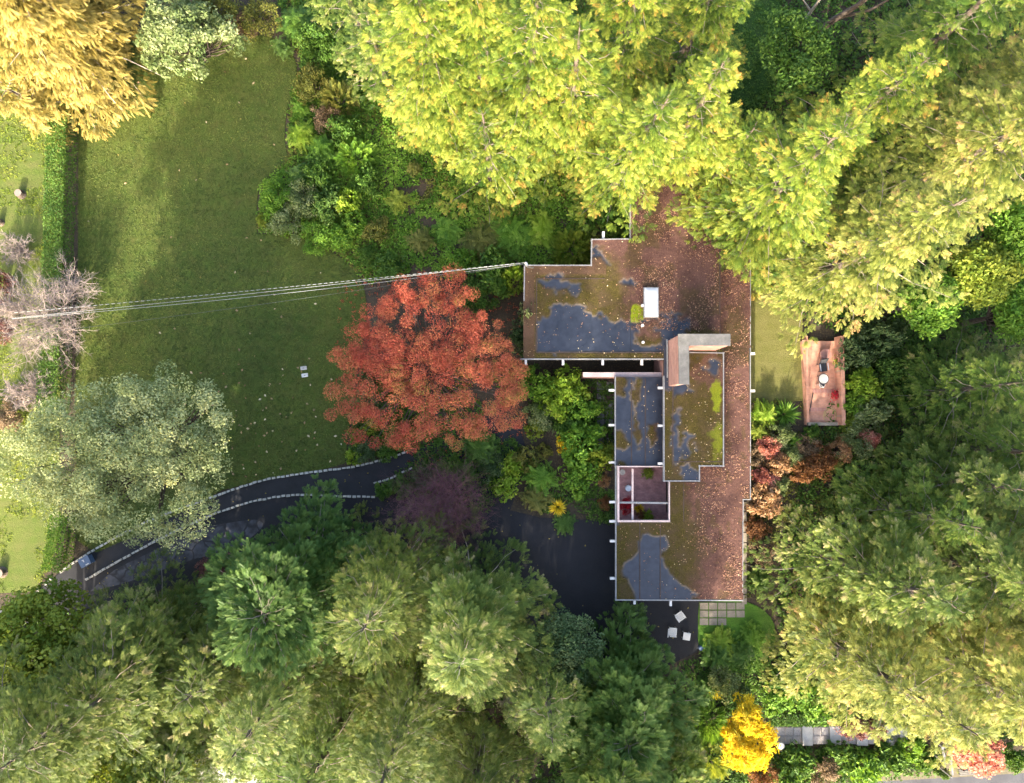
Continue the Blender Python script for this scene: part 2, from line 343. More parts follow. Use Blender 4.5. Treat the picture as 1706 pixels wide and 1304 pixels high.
sheet("grass_verge", smooth_line([(1165,1003),(1245,1003),(1290,1040),(1280,1110),(1230,1120),(1170,1085),(1163,1040),(1165,1003)], 4), .05, lawn_mat('grass_verge', (.07,.16,.02), (.10,.22,.025), (.09,.15,.03), (.12,.2,.04)))
DRIVE = [(30,1010),(95,958),(160,915),(250,868),(340,834),(430,803),(500,790),(600,776),(670,757),(720,735),(800,700),(860,690),(880,760),(850,850),(900,862),(1030,868),(1032,998),(1164,998),(1164,1085),(1110,1110),(1000,1130),(820,1120),(640,1000),(560,960),(470,938),(392,946),(330,962),(260,985),(190,1010),(90,1060)]
sheet("driveway", DRIVE, .03, M['asphalt_dark'])
sheet("path", smooth_line([(52,1000),(95,958),(160,915),(250,868),(340,834),(430,803),(500,790),(600,776),(670,757),(716,742)], 5) + smooth_line([(716,800),(632,829),(500,825),(450,830),(400,842),(340,864),(250,907),(140,967),(90,1000)], 5), .036, M['asphalt_path'])
sheet("driveway_patch", smooth_line([(150,985),(190,950),(240,925),(300,895),(345,878),(400,868),(428,866),(438,876),(415,898),(392,915),(330,930),(262,952),(205,972),(150,985)], 4), .036, M['cracked'])
sheet("street", [(-420,1400),(-420,1020),(0,1015),(60,1040),(90,1120),(330,1255),(430,1265),(480,1400)], .03, M['street'])
sheet("street", [(1300,1450),(1290,1306),(1500,1300),(1640,1292),(1760,1284),(2100,1270),(2100,1450)], .03, M['street'])
sheet("pavement", [(1385,1300),(1500,1282),(1640,1262),(1760,1248),(2100,1215),(2100,1270),(1760,1284),(1640,1292),(1500,1300),(1388,1304)], .06, surf('gravel_strip', (.09,.08,.05), (.14,.12,.075), 1.4, .9, .6, .02, 20, (.18,.16,.11)))

def kerb(pts, label, step=.33, w=.14, gap_from=None, px_skip=()):
    b = Buf(); rng = np.random.default_rng(int(pts[0][0]) + 5); P = [W(x, y, .05) for x, y in smooth_line(pts, 10)]
    out = [P[0]]; acc = 0.0
    for a, c in zip(P, P[1:]):
        d = (c - a).length; u = 0.0
        while acc + d - u >= step:
            u += step - acc; acc = 0.0; out.append(a.lerp(c, u / d))
        acc += d - u
    for a, c in zip(out, out[1:]):
        mx = PX(np.array([a]))[0][0]
        if any(lo < mx < hi for lo, hi in px_skip): continue
        d = (c - a).normalized(); k = .03 + .02 * rng.random(); j = Vector((rng.normal() * .012, rng.normal() * .012, 0)); top = .09 + .03 * rng.random()
        b.bar(a + d * k + j + Vector((0,0,top/2-.02)), c - d * k + j + Vector((0,0,top/2-.02)), w * (.85 + .3 * rng.random()), top)
    o = b.build("stone_kerb", M['kerb_stone']); return tag(o, label, "kerb")
kerb([(62,985),(95,957),(160,914),(250,867),(340,833),(430,802),(500,789),(600,775),(670,755),(684,749)], "kerb of pale stone blocks between the large lawn and the asphalt path", px_skip=((68,70),(84,96)))
kerb([(142,966),(250,906),(340,863),(400,841),(450,829),(500,824),(560,826),(632,828)], "kerb of pale stone blocks dividing the path from the driveway")
kerb([(622,805),(650,797),(672,786),(692,777)], "short kerb of pale stones beside the purple bush at the path", step=.3, w=.12)
kerb([(334,962),(370,951),(396,942)], "short kerb of stones along the lower driveway edge by the red plant", step=.3, w=.1)

def petals(name, poly, n, mat, z, size, seed, label=None, dens=None):
    rng = np.random.default_rng(seed); xs = [p[0] for p in poly]; ys = [p[1] for p in poly]
    x = rng.uniform(min(xs), max(xs), n); y = rng.uniform(min(ys), max(ys), n); k = inside(poly, x, y)
    if dens is not None: k &= rng.random(n) < dens(x, y)
    P = np.array([W(a, c, z) for a, c in zip(x[k], y[k])])
    b = Buf(); b.leaves(P, np.tile((0, 0, 1.), (len(P), 1)), rng.uniform(*size, len(P)), .65, .35, rng=rng)
    o = b.build(name, mat); o["kind"] = 'stuff'; return o
FOL['litter'] = foliage('leaf_litter', (.07,.03,.022), (.20,.095,.06), (.42,.24,.15), .15)
FOL['litter_pale'] = foliage('leaf_litter_pale', (.22,.13,.07), (.40,.28,.15), (.6,.5,.32), .15)
petals("fallen_leaves", LAWN, 2200, FOL['litter_pale'], .1, (.14, .26), 3, dens=lambda x, y: np.clip(1.1 - np.hypot((x - 400) / 190, (y - 690) / 130), .05, 1) * .55)
petals("fallen_leaves", LAWN, 160, FOL['gold'], .085, (.10, .2), 4, dens=lambda x, y: .35 + .5 * (y < 300))
petals("fallen_leaves", DRIVE, 1000, FOL['gold'], .055, (.08, .17), 5, dens=lambda x, y: np.where(x < 760, .6, .3))

sheet("pavement", [(325,1262),(432,1258),(445,1345),(320,1345)], .06, M['concrete'])
# ------------------------------------------------------------------ the house
house = empty("house", W(1100, 700, 0), "long low flat-roofed house with mossy wet roofs and a brick chimney", "house")
def hpart(b, name, mats, parent=None, smooth=False):
    p = parent or house
    o = b.build(name, mats, None, smooth); o.parent = p
    off = Vector((0, 0, 0)); q = p
    while q is not None: off += q.location; q = q.parent
    o.location = -off; return o
def R(z, x0, y0, x1, y1):
    ym, xm = (y0 + y1) / 2, (x0 + x1) / 2
    return W(x0, ym, z).x, W(xm, y1, z).y, W(x1, ym, z).x, W(xm, y0, z).y
def ell(x, y, cx, cy, rx, ry): return np.hypot((x - cx) / rx, (y - cy) / ry)
def sm(v, a, b): t = np.clip((v - a) / (b - a), 0, 1); return t * t * (3 - 2 * t)

def roof(rects, z, stains, seed):
    Vs, Fs, A, n0 = [], [], {k: [] for k in ("moss", "litter", "lime", "rim")}, 0
    for r in rects:
        X0, Y0, X1, Y1 = R(z, *r); nx = int((X1 - X0) / .055) + 2; ny = int((Y1 - Y0) / .055) + 2
        X, Y = np.meshgrid(np.linspace(X0, X1, nx), np.linspace(Y0, Y1, ny)); x, y = X.ravel(), Y.ravel()
        px, py = PX(np.stack([x, y, np.full_like(x, z)], -1))
        jx = (fbm(x, y, seed, .7) - .5) * 46 + (fbm(x, y, seed + 9, 4.5) - .5) * 20; jy = (fbm(x, y, seed + 20, .7) - .5) * 46 + (fbm(x, y, seed + 29, 4.5) - .5) * 20
        s = stains(px, py, jx, jy); w = s["wet"].reshape(ny, nx).astype(float)
        for _ in range(4):
            p = np.pad(w, 1, mode='edge'); w = (p[:-2,1:-1] + p[2:,1:-1] + p[1:-1,:-2] + p[1:-1,2:] + 2 * p[1:-1,1:-1]) / 6
        w = w.ravel(); s["moss"] = (1 - w) * s.get("cover", 1.0); s["rim"] = np.clip(1 - np.abs(w - .55) / .4, 0, 1) * sm(fbm(x, y, seed + 50, 1.5), .42, .6)
        s["litter"] = np.clip(s["litter"] * (1 - w), 0, 1)
        h = .035 * s["moss"] * (.3 + .7 * fbm(x, y, seed + 3, 5)) + .03 * s["litter"] * fbm(x, y, seed + 4, 7) + .01 * (fbm(x, y, seed + 8, .5) - .5)
        Vs.append(np.stack([x, y, z + h - .005], -1))
        i = np.arange(ny - 1)[:, None] * nx + np.arange(nx - 1)[None]; Fs.append(np.stack([i, i + 1, i + nx + 1, i + nx], -1).reshape(-1, 4) + n0); n0 += nx * ny
        for k in A: A[k].append(np.broadcast_to(s[k], x.shape))
    b = Buf(); b.add(np.concatenate(Vs), np.concatenate(Fs)); o = hpart(b, "roof", M['roof'], smooth=True)
    for k in A:
        a = o.data.attributes.new(k, 'FLOAT', 'POINT'); a.data.foreach_set("value", np.concatenate(A[k]).astype(np.float32))
    return o
def slab(rects, z, th=.3, inset=.0):
    b = Buf()
    for r in rects:
        X0, Y0, X1, Y1 = R(z, *r); b.box((X0 + inset, Y0 + inset, z - th), (X1 - inset, Y1 - inset, z - .03))
    return hpart(b, "roof_deck", M['dark_wood'])
def edge(z, pts, m='fascia', w=.075, up=.05, dn=.24):
    b = Buf(); P = [W(x, y, z) for x, y in pts]
    for k, (a, c) in enumerate(zip(P, P[1:])):
        d = (c - a).normalized(); e = .05 + .002 * k
        b.bar(a - d * e + Vector((0,0,(up-dn)/2)), c + d * e + Vector((0,0,(up-dn)/2)), w, up + dn + .004 * k)
    return hpart(b, "fascia", M[m])

Z0, Z1, Z2, Z4 = 3.0, 3.8, 3.9, 2.75
r1 = [(872,443,986,597),(986,399,1050,597),(1050,285,1131,597),(1131,285,1198,560)]
r0 = [(1199,300,1249,580),(1206,580,1249,776),(1165,776,1249,803),(1115,803,1249,832),(1115,832,1237,868),(1027,868,1237,999)]
r2 = [(1107,577,1205,777),(1107,777,1165,801)]
r4 = [(1026,628,1107,777)]
def st1(x, y, jx, jy):
    X, Y = x + jx, y + jy
    wet = ((X > 888) & (X < 1145) & (Y > 531) & (y < 587)) | (ell(X, Y, 950, 527, 34, 24) < 1) | (ell(X, Y, 928, 472, 34, 9) < 1) | (ell(X, Y, 1042, 465, 15, 9) < 1) | (ell(X, Y, 1128, 550, 18, 14) < 1) | (ell(X, Y, 920, 555, 20, 22) < 1) | (ell(X, Y, 1000, 425, 10, 14) < 1)
    wet &= ~(ell(X, Y, 1084, 556, 22, 18) < 1) & (x > 894)
    lit = np.maximum(sm(X - .25 * Y, 900, 935), sm(Y, 425, 405) * (x > 986)) * sm(Y, 560, 540) * (1 - .55 * sm(fbm(x, y, 33, .035), .5, .62))
    lit = np.maximum(lit, .55 * sm(x, 894, 888)); lit = np.maximum(lit, .55 * sm(y, 460, 454) * (x < 1010))
    return {"wet": wet, "litter": lit, "lime": sm(ell(x + jx * .4, y + jy * .4, 1064, 521, 11, 17), 1.1, .8)}
def st2(x, y, jx, jy):
    X, Y = x + jx, y + jy
    wet = ((x > 1121) & (X < 1148) & (Y < 668)) | ((x > 1121) & (X < 1142) & (Y > 735) & (Y < 768)) | (ell(X, Y, 1152, 745, 9, 24) < 1) | ((X > 1138) & (Y > 782)) | (ell(X, Y, 1183, 612, 16, 18) < 1) | ((x < 1121) & (Y < 645)) | (ell(X, Y, 1128, 715, 6, 30) < 1)
    lit = .75 * sm(ell(X, Y, 1185, 618, 30, 34), 1.1, .8) * 1.0
    return {"wet": wet, "litter": lit, "lime": .75 * np.maximum(sm(ell(x + jx * .5, y + jy * .5, 1191, 660, 9, 28), 1.15, .75), .7 * sm(ell(x + jx, y + jy, 1190, 735, 14, 30), 1.2, .5))}
def st4(x, y, jx, jy):
    X, Y = x + jx * .7, y + jy
    mo = ((x < 1052) & (X < 1046) & ((Y < 668) | (Y > 718)) & (Y < 750) & (X < 1040)) | (ell(X, Y, 1062, 712, 6, 30) < 1) | (ell(X, Y, 1085, 716, 7, 14) < 1) | (ell(X, Y, 1060, 650, 6, 28) < 1) | (ell(X, Y, 1035, 772, 12, 6) < 1)
    return {"wet": ~mo, "litter": .5 * sm(ell(X, Y, 1092, 680, 10, 45), 1.1, .8) + 0 * x, "lime": 0 * x}
WET0 = [(1066,893),(1110,890),(1113,915),(1100,925),(1112,950),(1140,975),(1168,990),(1150,1004),(1062,1004),(1050,975),(1037,950),(1042,938),(1060,926)]
def st0(x, y, jx, jy):
    X, Y = x + jx * .45, y + jy * .45
    wet = inside(WET0, X, Y); wet |= (X < 1034) & (Y < 893) & (y < 875)
    lit = sm(x + jx * .9 + .12 * (y - 800), 1158, 1200); lit = np.maximum(lit, sm(x + jx, 1125, 1150) * sm(y, 880, 850))
    lit = lit * (1 - .7 * sm(ell(x + jx, y + jy, 1222, 560, 26, 60), 1.2, .6)) * (1 - .45 * (fbm(x, y, 77, .08) > .62))
    return {"wet": wet, "litter": lit, "lime": 0 * x}
roof(r1, Z1, st1, 11); roof(r0, Z0, st0, 41); roof(r2, Z2, st2, 71); roof(r4, Z4, st4, 101)
for rr, zz in ((r1, Z1), (r0, Z0), (r2, Z2), (r4, Z4)): slab(rr, zz)
edge(Z1, [(873,500),(874,443)]); edge(Z1, [(874,442),(985,442),(986,399),(1050,398),(1050,286)]); edge(Z1, [(868,598),(1130,598)]); edge(Z1, [(1131,598),(1131,561)])
edge(Z1, [(1199,286),(1199,556)], 'dark_wood', .06, .03)
edge(Z2, [(1106,627),(1106,801),(1165,801),(1165,776),(1205,776),(1205,588),(1150,587)])
edge(Z4, [(1025,628),(1025,777)]); edge(Z0, [(1026,777),(1026,999),(1237,1000)])
edge(Z0, [(1250,300),(1250,831)], 'fascia', .05, .03); edge(Z0, [(1250,832),(1238,832)], 'fascia', .05, .03); edge(Z0, [(1238,834),(1237,1000)], 'fascia', .05, .03)
edge(Z0 - .02, [(1029,777),(1106,777)], 'fascia_pink'); edge(Z0, [(1030,868),(1115,868)], 'fascia_pink', .12); edge(Z0 + .01, [(1115,868),(1115,803)], 'fascia_pink')
edge(Z0 - .01, [(1030,779),(1030,866)], 'fascia_pink', .13)
edge(Z4 - .02, [(1054,782),(1054,866)], 'fascia_pink', .12, .0, .2); edge(Z4 + .02, [(1031,837),(1113,838)], 'fascia', .12, .0, .2)
for z, x0, y0, x1, y1 in [(Z1,876,598,876,608),(Z1,938,598,938,608),(Z1,1004,598,1004,608),(Z1,1069,598,1069,608),
        (Z4,1014,650,1026,650),(Z4,1014,708,1026,708),(Z4,1014,770,1026,770),(Z0,1015,836,1026,836),(Z0,1015,868,1026,868),(Z0,1016,901,1026,901),(Z0,1016,963,1026,963),
        (Z2-.1,1096,646,1106,646),(Z2-.1,1096,709,1106,709),(Z2-.1,1096,772,1106,772),(Z0,1057,1000,1057,1006),(Z0,1117,1000,1117,1009),
        (Z0,1250,589,1257,589),(Z0,1250,651,1257,651),(Z1,1005,386,1005,398)]:
    b = Buf(); b.bar(W(x0, y0, z - .12), W(x1, y1, z - .12), .15, .2); hpart(b, "beam_end", M['white_paint'])
# raised seams in the membrane
for z, x0, y0, x1, y1 in [(Z1,894,464,1008,464),(Z1,894,464,894,586),(Z1,894,587,1128,587),(Z0,1139,804,1139,868),(Z0,1066,870,1066,998),(Z0,1100,870,1100,998),(Z4,1052,630,1052,775),(Z4,1075,630,1075,775),(Z2,1121,600,1121,775),(Z2,1122,769,1204,769)]:
    b = Buf(); b.bar(W(x0, y0, z + .012), W(x1, y1, z + .012), .05, .05); hpart(b, "roof_seam", M['dark_wood'])
# walls and windows
def wall_box(z, r, m='dark_wood', z0=0.0, inset=.35):
    X0, Y0, X1, Y1 = R(z, *r); b = Buf(); b.box((X0 + inset, Y0 + inset, z0), (X1 - inset, Y1 - inset, z - .3)); return hpart(b, "wall", M[m])
wall_box(Z1, (874,443,1196,597), inset=.45); wall_box(Z1, (1000,399,1196,445), inset=.3); wall_box(Z1, (1058,290,1196,401), inset=.31)
wall_box(Z2, (1107,580,1205,775), 'brick', 0, .12); wall_box(Z4, (1027,640,1105,775)); wall_box(Z0, (1030,869,1236,998), 'dark_wood'); wall_box(Z0, (1118,776,1248,870), 'dark_wood', 0, .3); wall_box(Z0, (1199,300,1249,776), 'dark_wood', 0, .3)
def window(p, q, z0, z1, n=3):
    """a glazed opening along p..q, frame proud of the wall by a few mm"""
    p, q = Vector(p), Vector(q); d = (q - p).normalized(); nrm = Vector((d.y, -d.x, 0)); up = Vector((0, 0, 1))
    b = Buf(); e = nrm * .05
    b.bar(p + e + up * z0, q + e + up * z0, .1, .07); b.bar(p + e + up * z1, q + e + up * z1, .1, .07)
    for k in range(n + 1):
        a = p.lerp(q, k / n) + e * .96; b.bar(a + up * (z0 + .035), a + up * (z1 - .035), .06, .09, up=(d.x, d.y, 0))
    o = hpart(b, "window", M['fascia']); b = Buf()
    b.bar(p + nrm * .03 + up * ((z0 + z1) / 2), q + nrm * .03 + up * ((z0 + z1) / 2), .02, z1 - z0 - .07); g_ = b.build("pane", M['glass']); g_.parent = o
X0, Y0, X1, Y1 = R(Z1, 874, 443, 1196, 597); xs = [W(x, 598, Z1).x for x in (882, 938, 1004, 1069, 1120)]
for a, c in zip(xs, xs[1:]): window((a + .12, Y0 + .45, 0), (c - .12, Y0 + .45, 0), .35, 3.3, 2)
X0, Y0, X1, Y1 = R(Z4, 1027, 640, 1105, 775)
window((X0 + .35, Y1 - .5, 0), (X0 + .35, Y0 + .5, 0), .4, 2.3, 4)
X0, Y0, X1, Y1 = R(Z0, 1030, 869, 1236, 998)
window((X0 + .9, Y0 + .35, 0), (X1 - 2, Y0 + .35, 0), .9, 2.4, 4)
# chimney: an L of brick with a concrete cap
ch = empty("chimney", W(1130, 600, 0) - house.location, None); ch.parent = house
ZC = 7.0
def crect(z, x0, y0, x1, y1): return R(z, x0, y0, x1, y1)
ax0, ay0, ax1, ay1 = crect(ZC, 1131, 557, 1148, 640); bx0, by0, bx1, by1 = crect(ZC, 1131, 556, 1217, 575)
b = Buf(); b.box((ax0 + .05, ay0 + .05, 2.4), (ax1 - .05, by0, ZC - .14)); b.box((ax0 + .052, by0, 2.4), (bx1 - .05, by1 - .05, ZC - .142)); hpart(b, "brickwork", M['brick'], ch)
b = Buf(); b.box((ax0, ay0, ZC - .14), (ax1, by0 - .004, ZC)); b.box((ax0 - .02, by0 - .02, ZC - .14), (bx1, by1, ZC + .012)); hpart(b, "cap", M['concrete_old'], ch)
b = Buf(); P = [Vector((ax0 - .04, by1 + .02, Z1 + .1)), Vector((ax0 - .04, ay0 + .6, Z1 + .1))]; b.bar(P[0], P[1], .07, .22); hpart(b, "flashing", M['fascia'], ch)
# skylight
X0, Y0, X1, Y1 = R(Z1 + .35, 1073, 478, 1098, 528); sk = empty("skylight", Vector((X0, Y0, Z1)) - house.location, None); sk.parent = house
b = Buf(); b.box((X0, Y0, Z1 - .02), (X1, Y1, Z1 + .28)); hpart(b, "frame", M['fascia'], sk)
b = Buf(); nx, ny = 9, 15; U, V_ = np.meshgrid(np.linspace(0, 1, nx), np.linspace(0, 1, ny)); hh = .10 * (1 - (2*U-1)**6) * (1 - (2*V_-1)**8)
i = np.arange(ny - 1)[:, None] * nx + np.arange(nx - 1)[None]
b.add(np.stack([X0 + .06 + U * (X1 - X0 - .12), Y0 + .06 + V_ * (Y1 - Y0 - .12), Z1 + .284 + hh], -1).reshape(-1, 3), np.stack([i, i+1, i+nx+1, i+nx], -1).reshape(-1, 4)); hpart(b, "pane", M['skylight_pane'], sk, True)
for x, y in ((1069,510),(1069,543),(1070,571)):
    b = Buf(); b.cyl(W(x, y, Z1) - Vector((0, 0, .02)), .06, .3, 8); b.cyl(W(x, y, Z1) + Vector((0, 0, .28)), .10, .05, 10); hpart(b, "roof_vent", M['white_paint'])

# leaf litter lying on the roofs
def litter(name, rects, z, n, mat, seed, dens, size=(.05, .12)):
    rng = np.random.default_rng(seed); out = []
    for r in rects:
        X0, Y0, X1, Y1 = R(z, *r); k = int(n * (X1 - X0) * (Y1 - Y0)); x = rng.uniform(X0 + .06, X1 - .06, k); y = rng.uniform(Y0 + .06, Y1 - .06, k)
        px, py = PX(np.stack([x, y, np.full(k, z)], -1)); keep = rng.random(k) < dens(px, py) * (.08 + 1.7 * sm(fbm(x, y, seed + 60, .9), .38, .66)); out.append(np.stack([x[keep], y[keep], np.full(keep.sum(), z + .045) + rng.random(keep.sum()) * .02], -1))
    P = np.concatenate(out); b = Buf(); b.leaves(P, np.tile((0, 0, 1.), (len(P), 1)), rng.uniform(*size, len(P)), .6, .5, rng=rng); o = b.build(name, mat); o["kind"] = 'stuff'; return o
litter("fallen_leaves", r0, Z0, 150, FOL['litter'], 1, lambda x, y: sm(x, 1150, 1195) * .9 + .04)
litter("fallen_leaves", r1, Z1, 130, FOL['litter'], 2, lambda x, y: sm(x, 1030, 1075) * .9 * (y < 550) + .03)
litter("fallen_leaves", r0 + [], Z0, 5, FOL['litter_pale'], 3, lambda x, y: .75 * (x > 1100) + .12)
litter("fallen_leaves", r2, Z2, 15, FOL['litter_pale'], 4, lambda x, y: .3 + .5 * (x > 1140), (.05, .13))
litter("fallen_leaves", r1, Z1, 5, FOL['litter_pale'], 5, lambda x, y: .5 + 0 * x); litter("fallen_leaves", r4, Z4, 7, FOL['litter_pale'], 6, lambda x, y: .5 + 0 * x)

# ------------------------------------------------------------------ around the house
b = Buf(); p, q = W(972, 624, 2.5), W(1122, 624, 2.5); b.box((p.x, p.y - .12, 0), (q.x, p.y + .12, 2.42))
sw = empty("garden_wall", (p.x, p.y, 0), "brick screen wall with pale coping between the two west wings of the house", "wall")
o = b.build("wall", M['brick'], sw); o.location = -sw.location
b = Buf(); b.box((p.x - .03, p.y - .16, 2.42), (q.x + .03, p.y + .16, 2.5)); o = b.build("coping", M['fascia_pink'], sw); o.location = -sw.location

def slabs(name, cells, z, m, label, cat):
    b = Buf(); rng = np.random.default_rng(len(cells))
    for x0, y0, x1, y1 in cells:
        X0, Y0, X1, Y1 = R(z, x0, y0, x1, y1); b.box((X0, Y0, 0), (X1, Y1, z + rng.uniform(-.008, .008)))
    return tag(b.build(name, m), label, cat)
sheet("patio", [(962,628),(1022,628),(1022,790),(962,790)], .02, M['mulch'])
for k in range(8):
    slabs("paving_slab", [(994 + (k % 2), 636 + 15.5 * k, 1007, 650 + 15.5 * k)] + ([(1009, 636 + 15.5 * k, 1021, 650 + 15.5 * k)] if k not in (1, 5) else []), .06, M['concrete_old'],
          "grey paving slabs, row %s of the path along the west side of the house" % ["nearest the brick screen wall", "second from the brick wall", "third from the brick wall", "fourth from the brick wall", "fifth from the brick wall", "sixth from the brick wall", "next to last before the courtyard", "nearest the courtyard"][k], "paving")["group"] = "paving slabs beside the west wing"
cells = [(1166 + 15.2 * i, 1004 + 13 * j, 1179.6 + 15.2 * i, 1015.2 + 13 * j) for j in range(3) for i in range(5 if j < 2 else 3)]
slabs("paver_grid", cells, .08, M['paver'], "grid of square tan pavers in the grass off the south end of the house", "paving")
slabs("paver_strip", [(1236, 836 + 17.2 * k, 1244, 851.5 + 17.2 * k) for k in range(10)], .08, M['paver'], "narrow strip of tan pavers along the east wall of the house", "paving")
# courtyard
sheet("patio", [(1029,778),(1116,778),(1116,868),(1029,868)], .03, M['patio'])

def plastic_chair(px, py, rz, label):
    c = W(px, py, .45); t = empty("patio_chair", (c.x, c.y, .03), label, "chair", "white chairs on the asphalt court", rz)
    b = Buf(); b.bar((-.25, -.24, .45), (-.25, .24, .45), .05, .04); b.bar((.25, -.24, .45), (.25, .24, .45), .05, .04); b.bar((-.225, .24, .45), (.225, .24, .45), .05, .038); b.bar((-.225, -.24, .45), (.225, -.24, .45), .05, .038)
    for k in range(7): b.bar((-.19 + k * .063, -.215, .45), (-.19 + k * .063, .215, .45), .05, .02)
    b.build("seat", M['white_plastic'], t)
    for sx in (-1, 1):
        for y in (-.22, .22):
            b = Buf(); b.tube([(sx * .23, y, 0), (sx * .23, y * .98, .44)], [.018, .022], 6); b.build("leg", M['white_plastic'], t)
        b = Buf(); b.bar((sx * .28, -.22, .64), (sx * .28, .24, .66), .05, .03); b.bar((sx * .28, -.2, .45), (sx * .28, -.2, .63), .03, .03); b.build("armrest", M['white_plastic'], t)
    b = Buf()
    for sx in (-1, 1): b.tube([(sx * .26, .25, .45), (sx * .27, .42, .9)], [.02, .017], 6)
    b.bar((-.29, .43, .91), (.29, .43, .91), .045, .05)
    for k in range(4): b.bar((-.18 + k * .12, .26, .48), (-.18 + k * .12, .42, .88), .02, .012)
    b.build("backrest", M['white_plastic'], t); return t
plastic_chair(1133, 1027, math.radians(35), "white slatted patio chair on the asphalt, turned towards the house corner")
plastic_chair(1121, 1052, math.radians(85), "white slatted patio chair half under the green bushes at the asphalt edge")
c = W(1144, 1060, .45); t = empty("side_table", (c.x, c.y, .03), "low square white table beside the two patio chairs", "table", None, math.radians(-10))
b = Buf(); b.box((-.25, -.25, .42), (.25, .25, .45)); [b.bar((-.21 + k * .07, -.22, .457), (-.21 + k * .07, .22, .457), .045, .012) for k in range(7)]; b.build("table_top", M['white_plastic'], t)
for sx in (-1, 1):
    for sy in (-1, 1): b = Buf(); b.bar((sx * .2, sy * .2, 0), (sx * .2, sy * .2, .42), .04, .04); b.build("leg", M['white_plastic'], t)
t = empty("watering_can", W(1166, 1078, .03), "dark bluish watering can standing at the asphalt corner by the bushes", "watering can"); b = Buf(); b.cyl((0, 0, 0), .14, .3, 14); b.build("can_body", M['navy_plastic'], t); b = Buf(); b.tube([(.1, 0, .1), (.28, .02, .3), (.36, .03, .36)], [.03, .02, .035], 8); b.build("spout", M['navy_plastic'], t); b = Buf(); b.tube([(-.13, 0, .08), (-.26, 0, .2), (-.15, 0, .36), (0, 0, .36)], .015, 6); b.build("handle", M['steel'], t)

# courtyard furniture
def metal_chair(c, rz, label, cat="chair", mat='steel'):
    t = empty("metal_chair", c, label, cat, None, rz)
    b = Buf(); b.cyl((0, 0, .44), .2, .02, 18); b.tube([(.21 * math.cos(a), .21 * math.sin(a), .45) for a in np.linspace(0, 2 * math.pi, 19)], .014, 6); b.build("seat", M[mat], t)
    for a in (45, 135, 225, 315):
        b = Buf(); r_ = math.radians(a); b.tube([(.17 * math.cos(r_), .17 * math.sin(r_), .44), (.24 * math.cos(r_), .24 * math.sin(r_), 0)], .012, 6); b.build("leg", M[mat], t)
    b = Buf(); b.tube([(.21 * math.cos(a), .21 * math.sin(a), .45 + .42 * math.sin((a - .6) / 1.94 * math.pi) ** .5 if 0.6 < a < 2.54 else .45) for a in np.linspace(.6, 2.54, 14)], .013, 6)
    for a in (1.1, 1.57, 2.04): b.tube([(.21 * math.cos(a), .21 * math.sin(a), .45), (.22 * math.cos(a), .22 * math.sin(a), .82)], .008, 5)
    b.build("backrest", M[mat], t); return t
metal_chair(W(1045, 812, 0) + Vector((0, 0, .03)), .4, "round grey metal chair in the brick courtyard under the white beams")
cc = W(1040, 800, 0); t = empty("side_table", (cc.x - .2, cc.y + .6, .03), "small round pale table in the courtyard beside the metal chair", "table"); b = Buf(); b.cyl((0, 0, .42), .2, .03, 18); b.build("table_top", M['concrete'], t); b = Buf(); b.cyl((0, 0, 0), .05, .42, 8); b.build("pedestal", M['black_metal'], t)

# ------------------------------------------------------------------ brick terrace with garden furniture
TZ = .35
te = empty("brick_terrace", W(1372, 640, 0), "walled red brick terrace with furniture, east of the house", "terrace")
def tpart(b, name, m): o = b.build(name, m, te); o.location = -te.location; return o
b = Buf(); f0, f1, f2, f3 = W(1336,568,TZ), W(1396,568,TZ), W(1397,708,TZ), W(1343,708,TZ); b.add([f0,f1,f2,f3] + [Vector((v.x, v.y, 0)) for v in (f0,f1,f2,f3)], [(3,2,1,0),(0,1,5,4),(1,2,6,5),(2,3,7,6),(3,0,4,7)]); tpart(b, "floor", M['brick_floor'])
def wall_(p, q, h, w, m='brick_floor', z0=TZ):
    b = Buf(); a, c = W(*p, z0), W(*q, z0); a.z = c.z = z0 + h / 2; b.bar(a, c, w, h); return tpart(b, "wall", M[m])
wall_((1393,562), (1396,708), .9, .26); wall_((1344,706), (1393,706), .3, .22, 'paver'); wall_((1341,560), (1344,704), .25, .18)
b = Buf(); a, c = W(1338,566,TZ), W(1350,640,TZ); b.add([W(1336,566,TZ+.5),W(1354,566,TZ+.02),W(1350,625,TZ+.02),W(1341,640,TZ+.3)], [(0,3,2,1)]); tpart(b, "ramp", M['brick_floor'])
for p, q in (((1354,651),(1388,651)), ((1350,682),(1378,682))):
    b = Buf(); b.bar(W(*p, TZ + .012), W(*q, TZ + .012), .24, .012); tpart(b, "floor_band", M['brick'])  # darker bands across the terrace floor
b = Buf(); b.bar(W(1355,652,TZ+.01), W(1346,700,TZ+.01), .08, .01); tpart(b, "floor_line", M['dark_wood'])  # thin dark line along the terrace floor
c = W(1372, 631, TZ + .7); t = empty("round_table", (c.x, c.y, TZ), "round white table with a dark rim on the brick terrace", "table")
b = Buf(); b.cyl((0, 0, .68), .33, .03, 28); b.build("table_top", M['concrete'], t); b = Buf(); b.tube([(.345 * math.cos(a), .345 * math.sin(a), .7) for a in np.linspace(0, 2 * math.pi, 33)], .028, 6); b.build("rim", M['black_metal'], t)
for k in range(3): b = Buf(); b.tube([(.05 * math.cos(2.1 * k), .05 * math.sin(2.1 * k), .68), (.28 * math.cos(2.1 * k), .28 * math.sin(2.1 * k), 0)], .016, 6); b.build("leg", M['black_metal'], t)
c = W(1365, 641, TZ); ch2 = metal_chair((c.x, c.y, TZ), 2.4, "white metal chair with a dark cushion beside the round terrace table", mat='white_plastic'); b = Buf(); b.cyl((0, 0, .465), .17, .05, 16); b.build("cushion", M['black_metal'], ch2)
c = W(1368, 611, TZ); t = empty("lounge_chair", (c.x, c.y, TZ), "dark lounge chair at the upper end of the brick terrace", "lounge chair", None, math.radians(8))
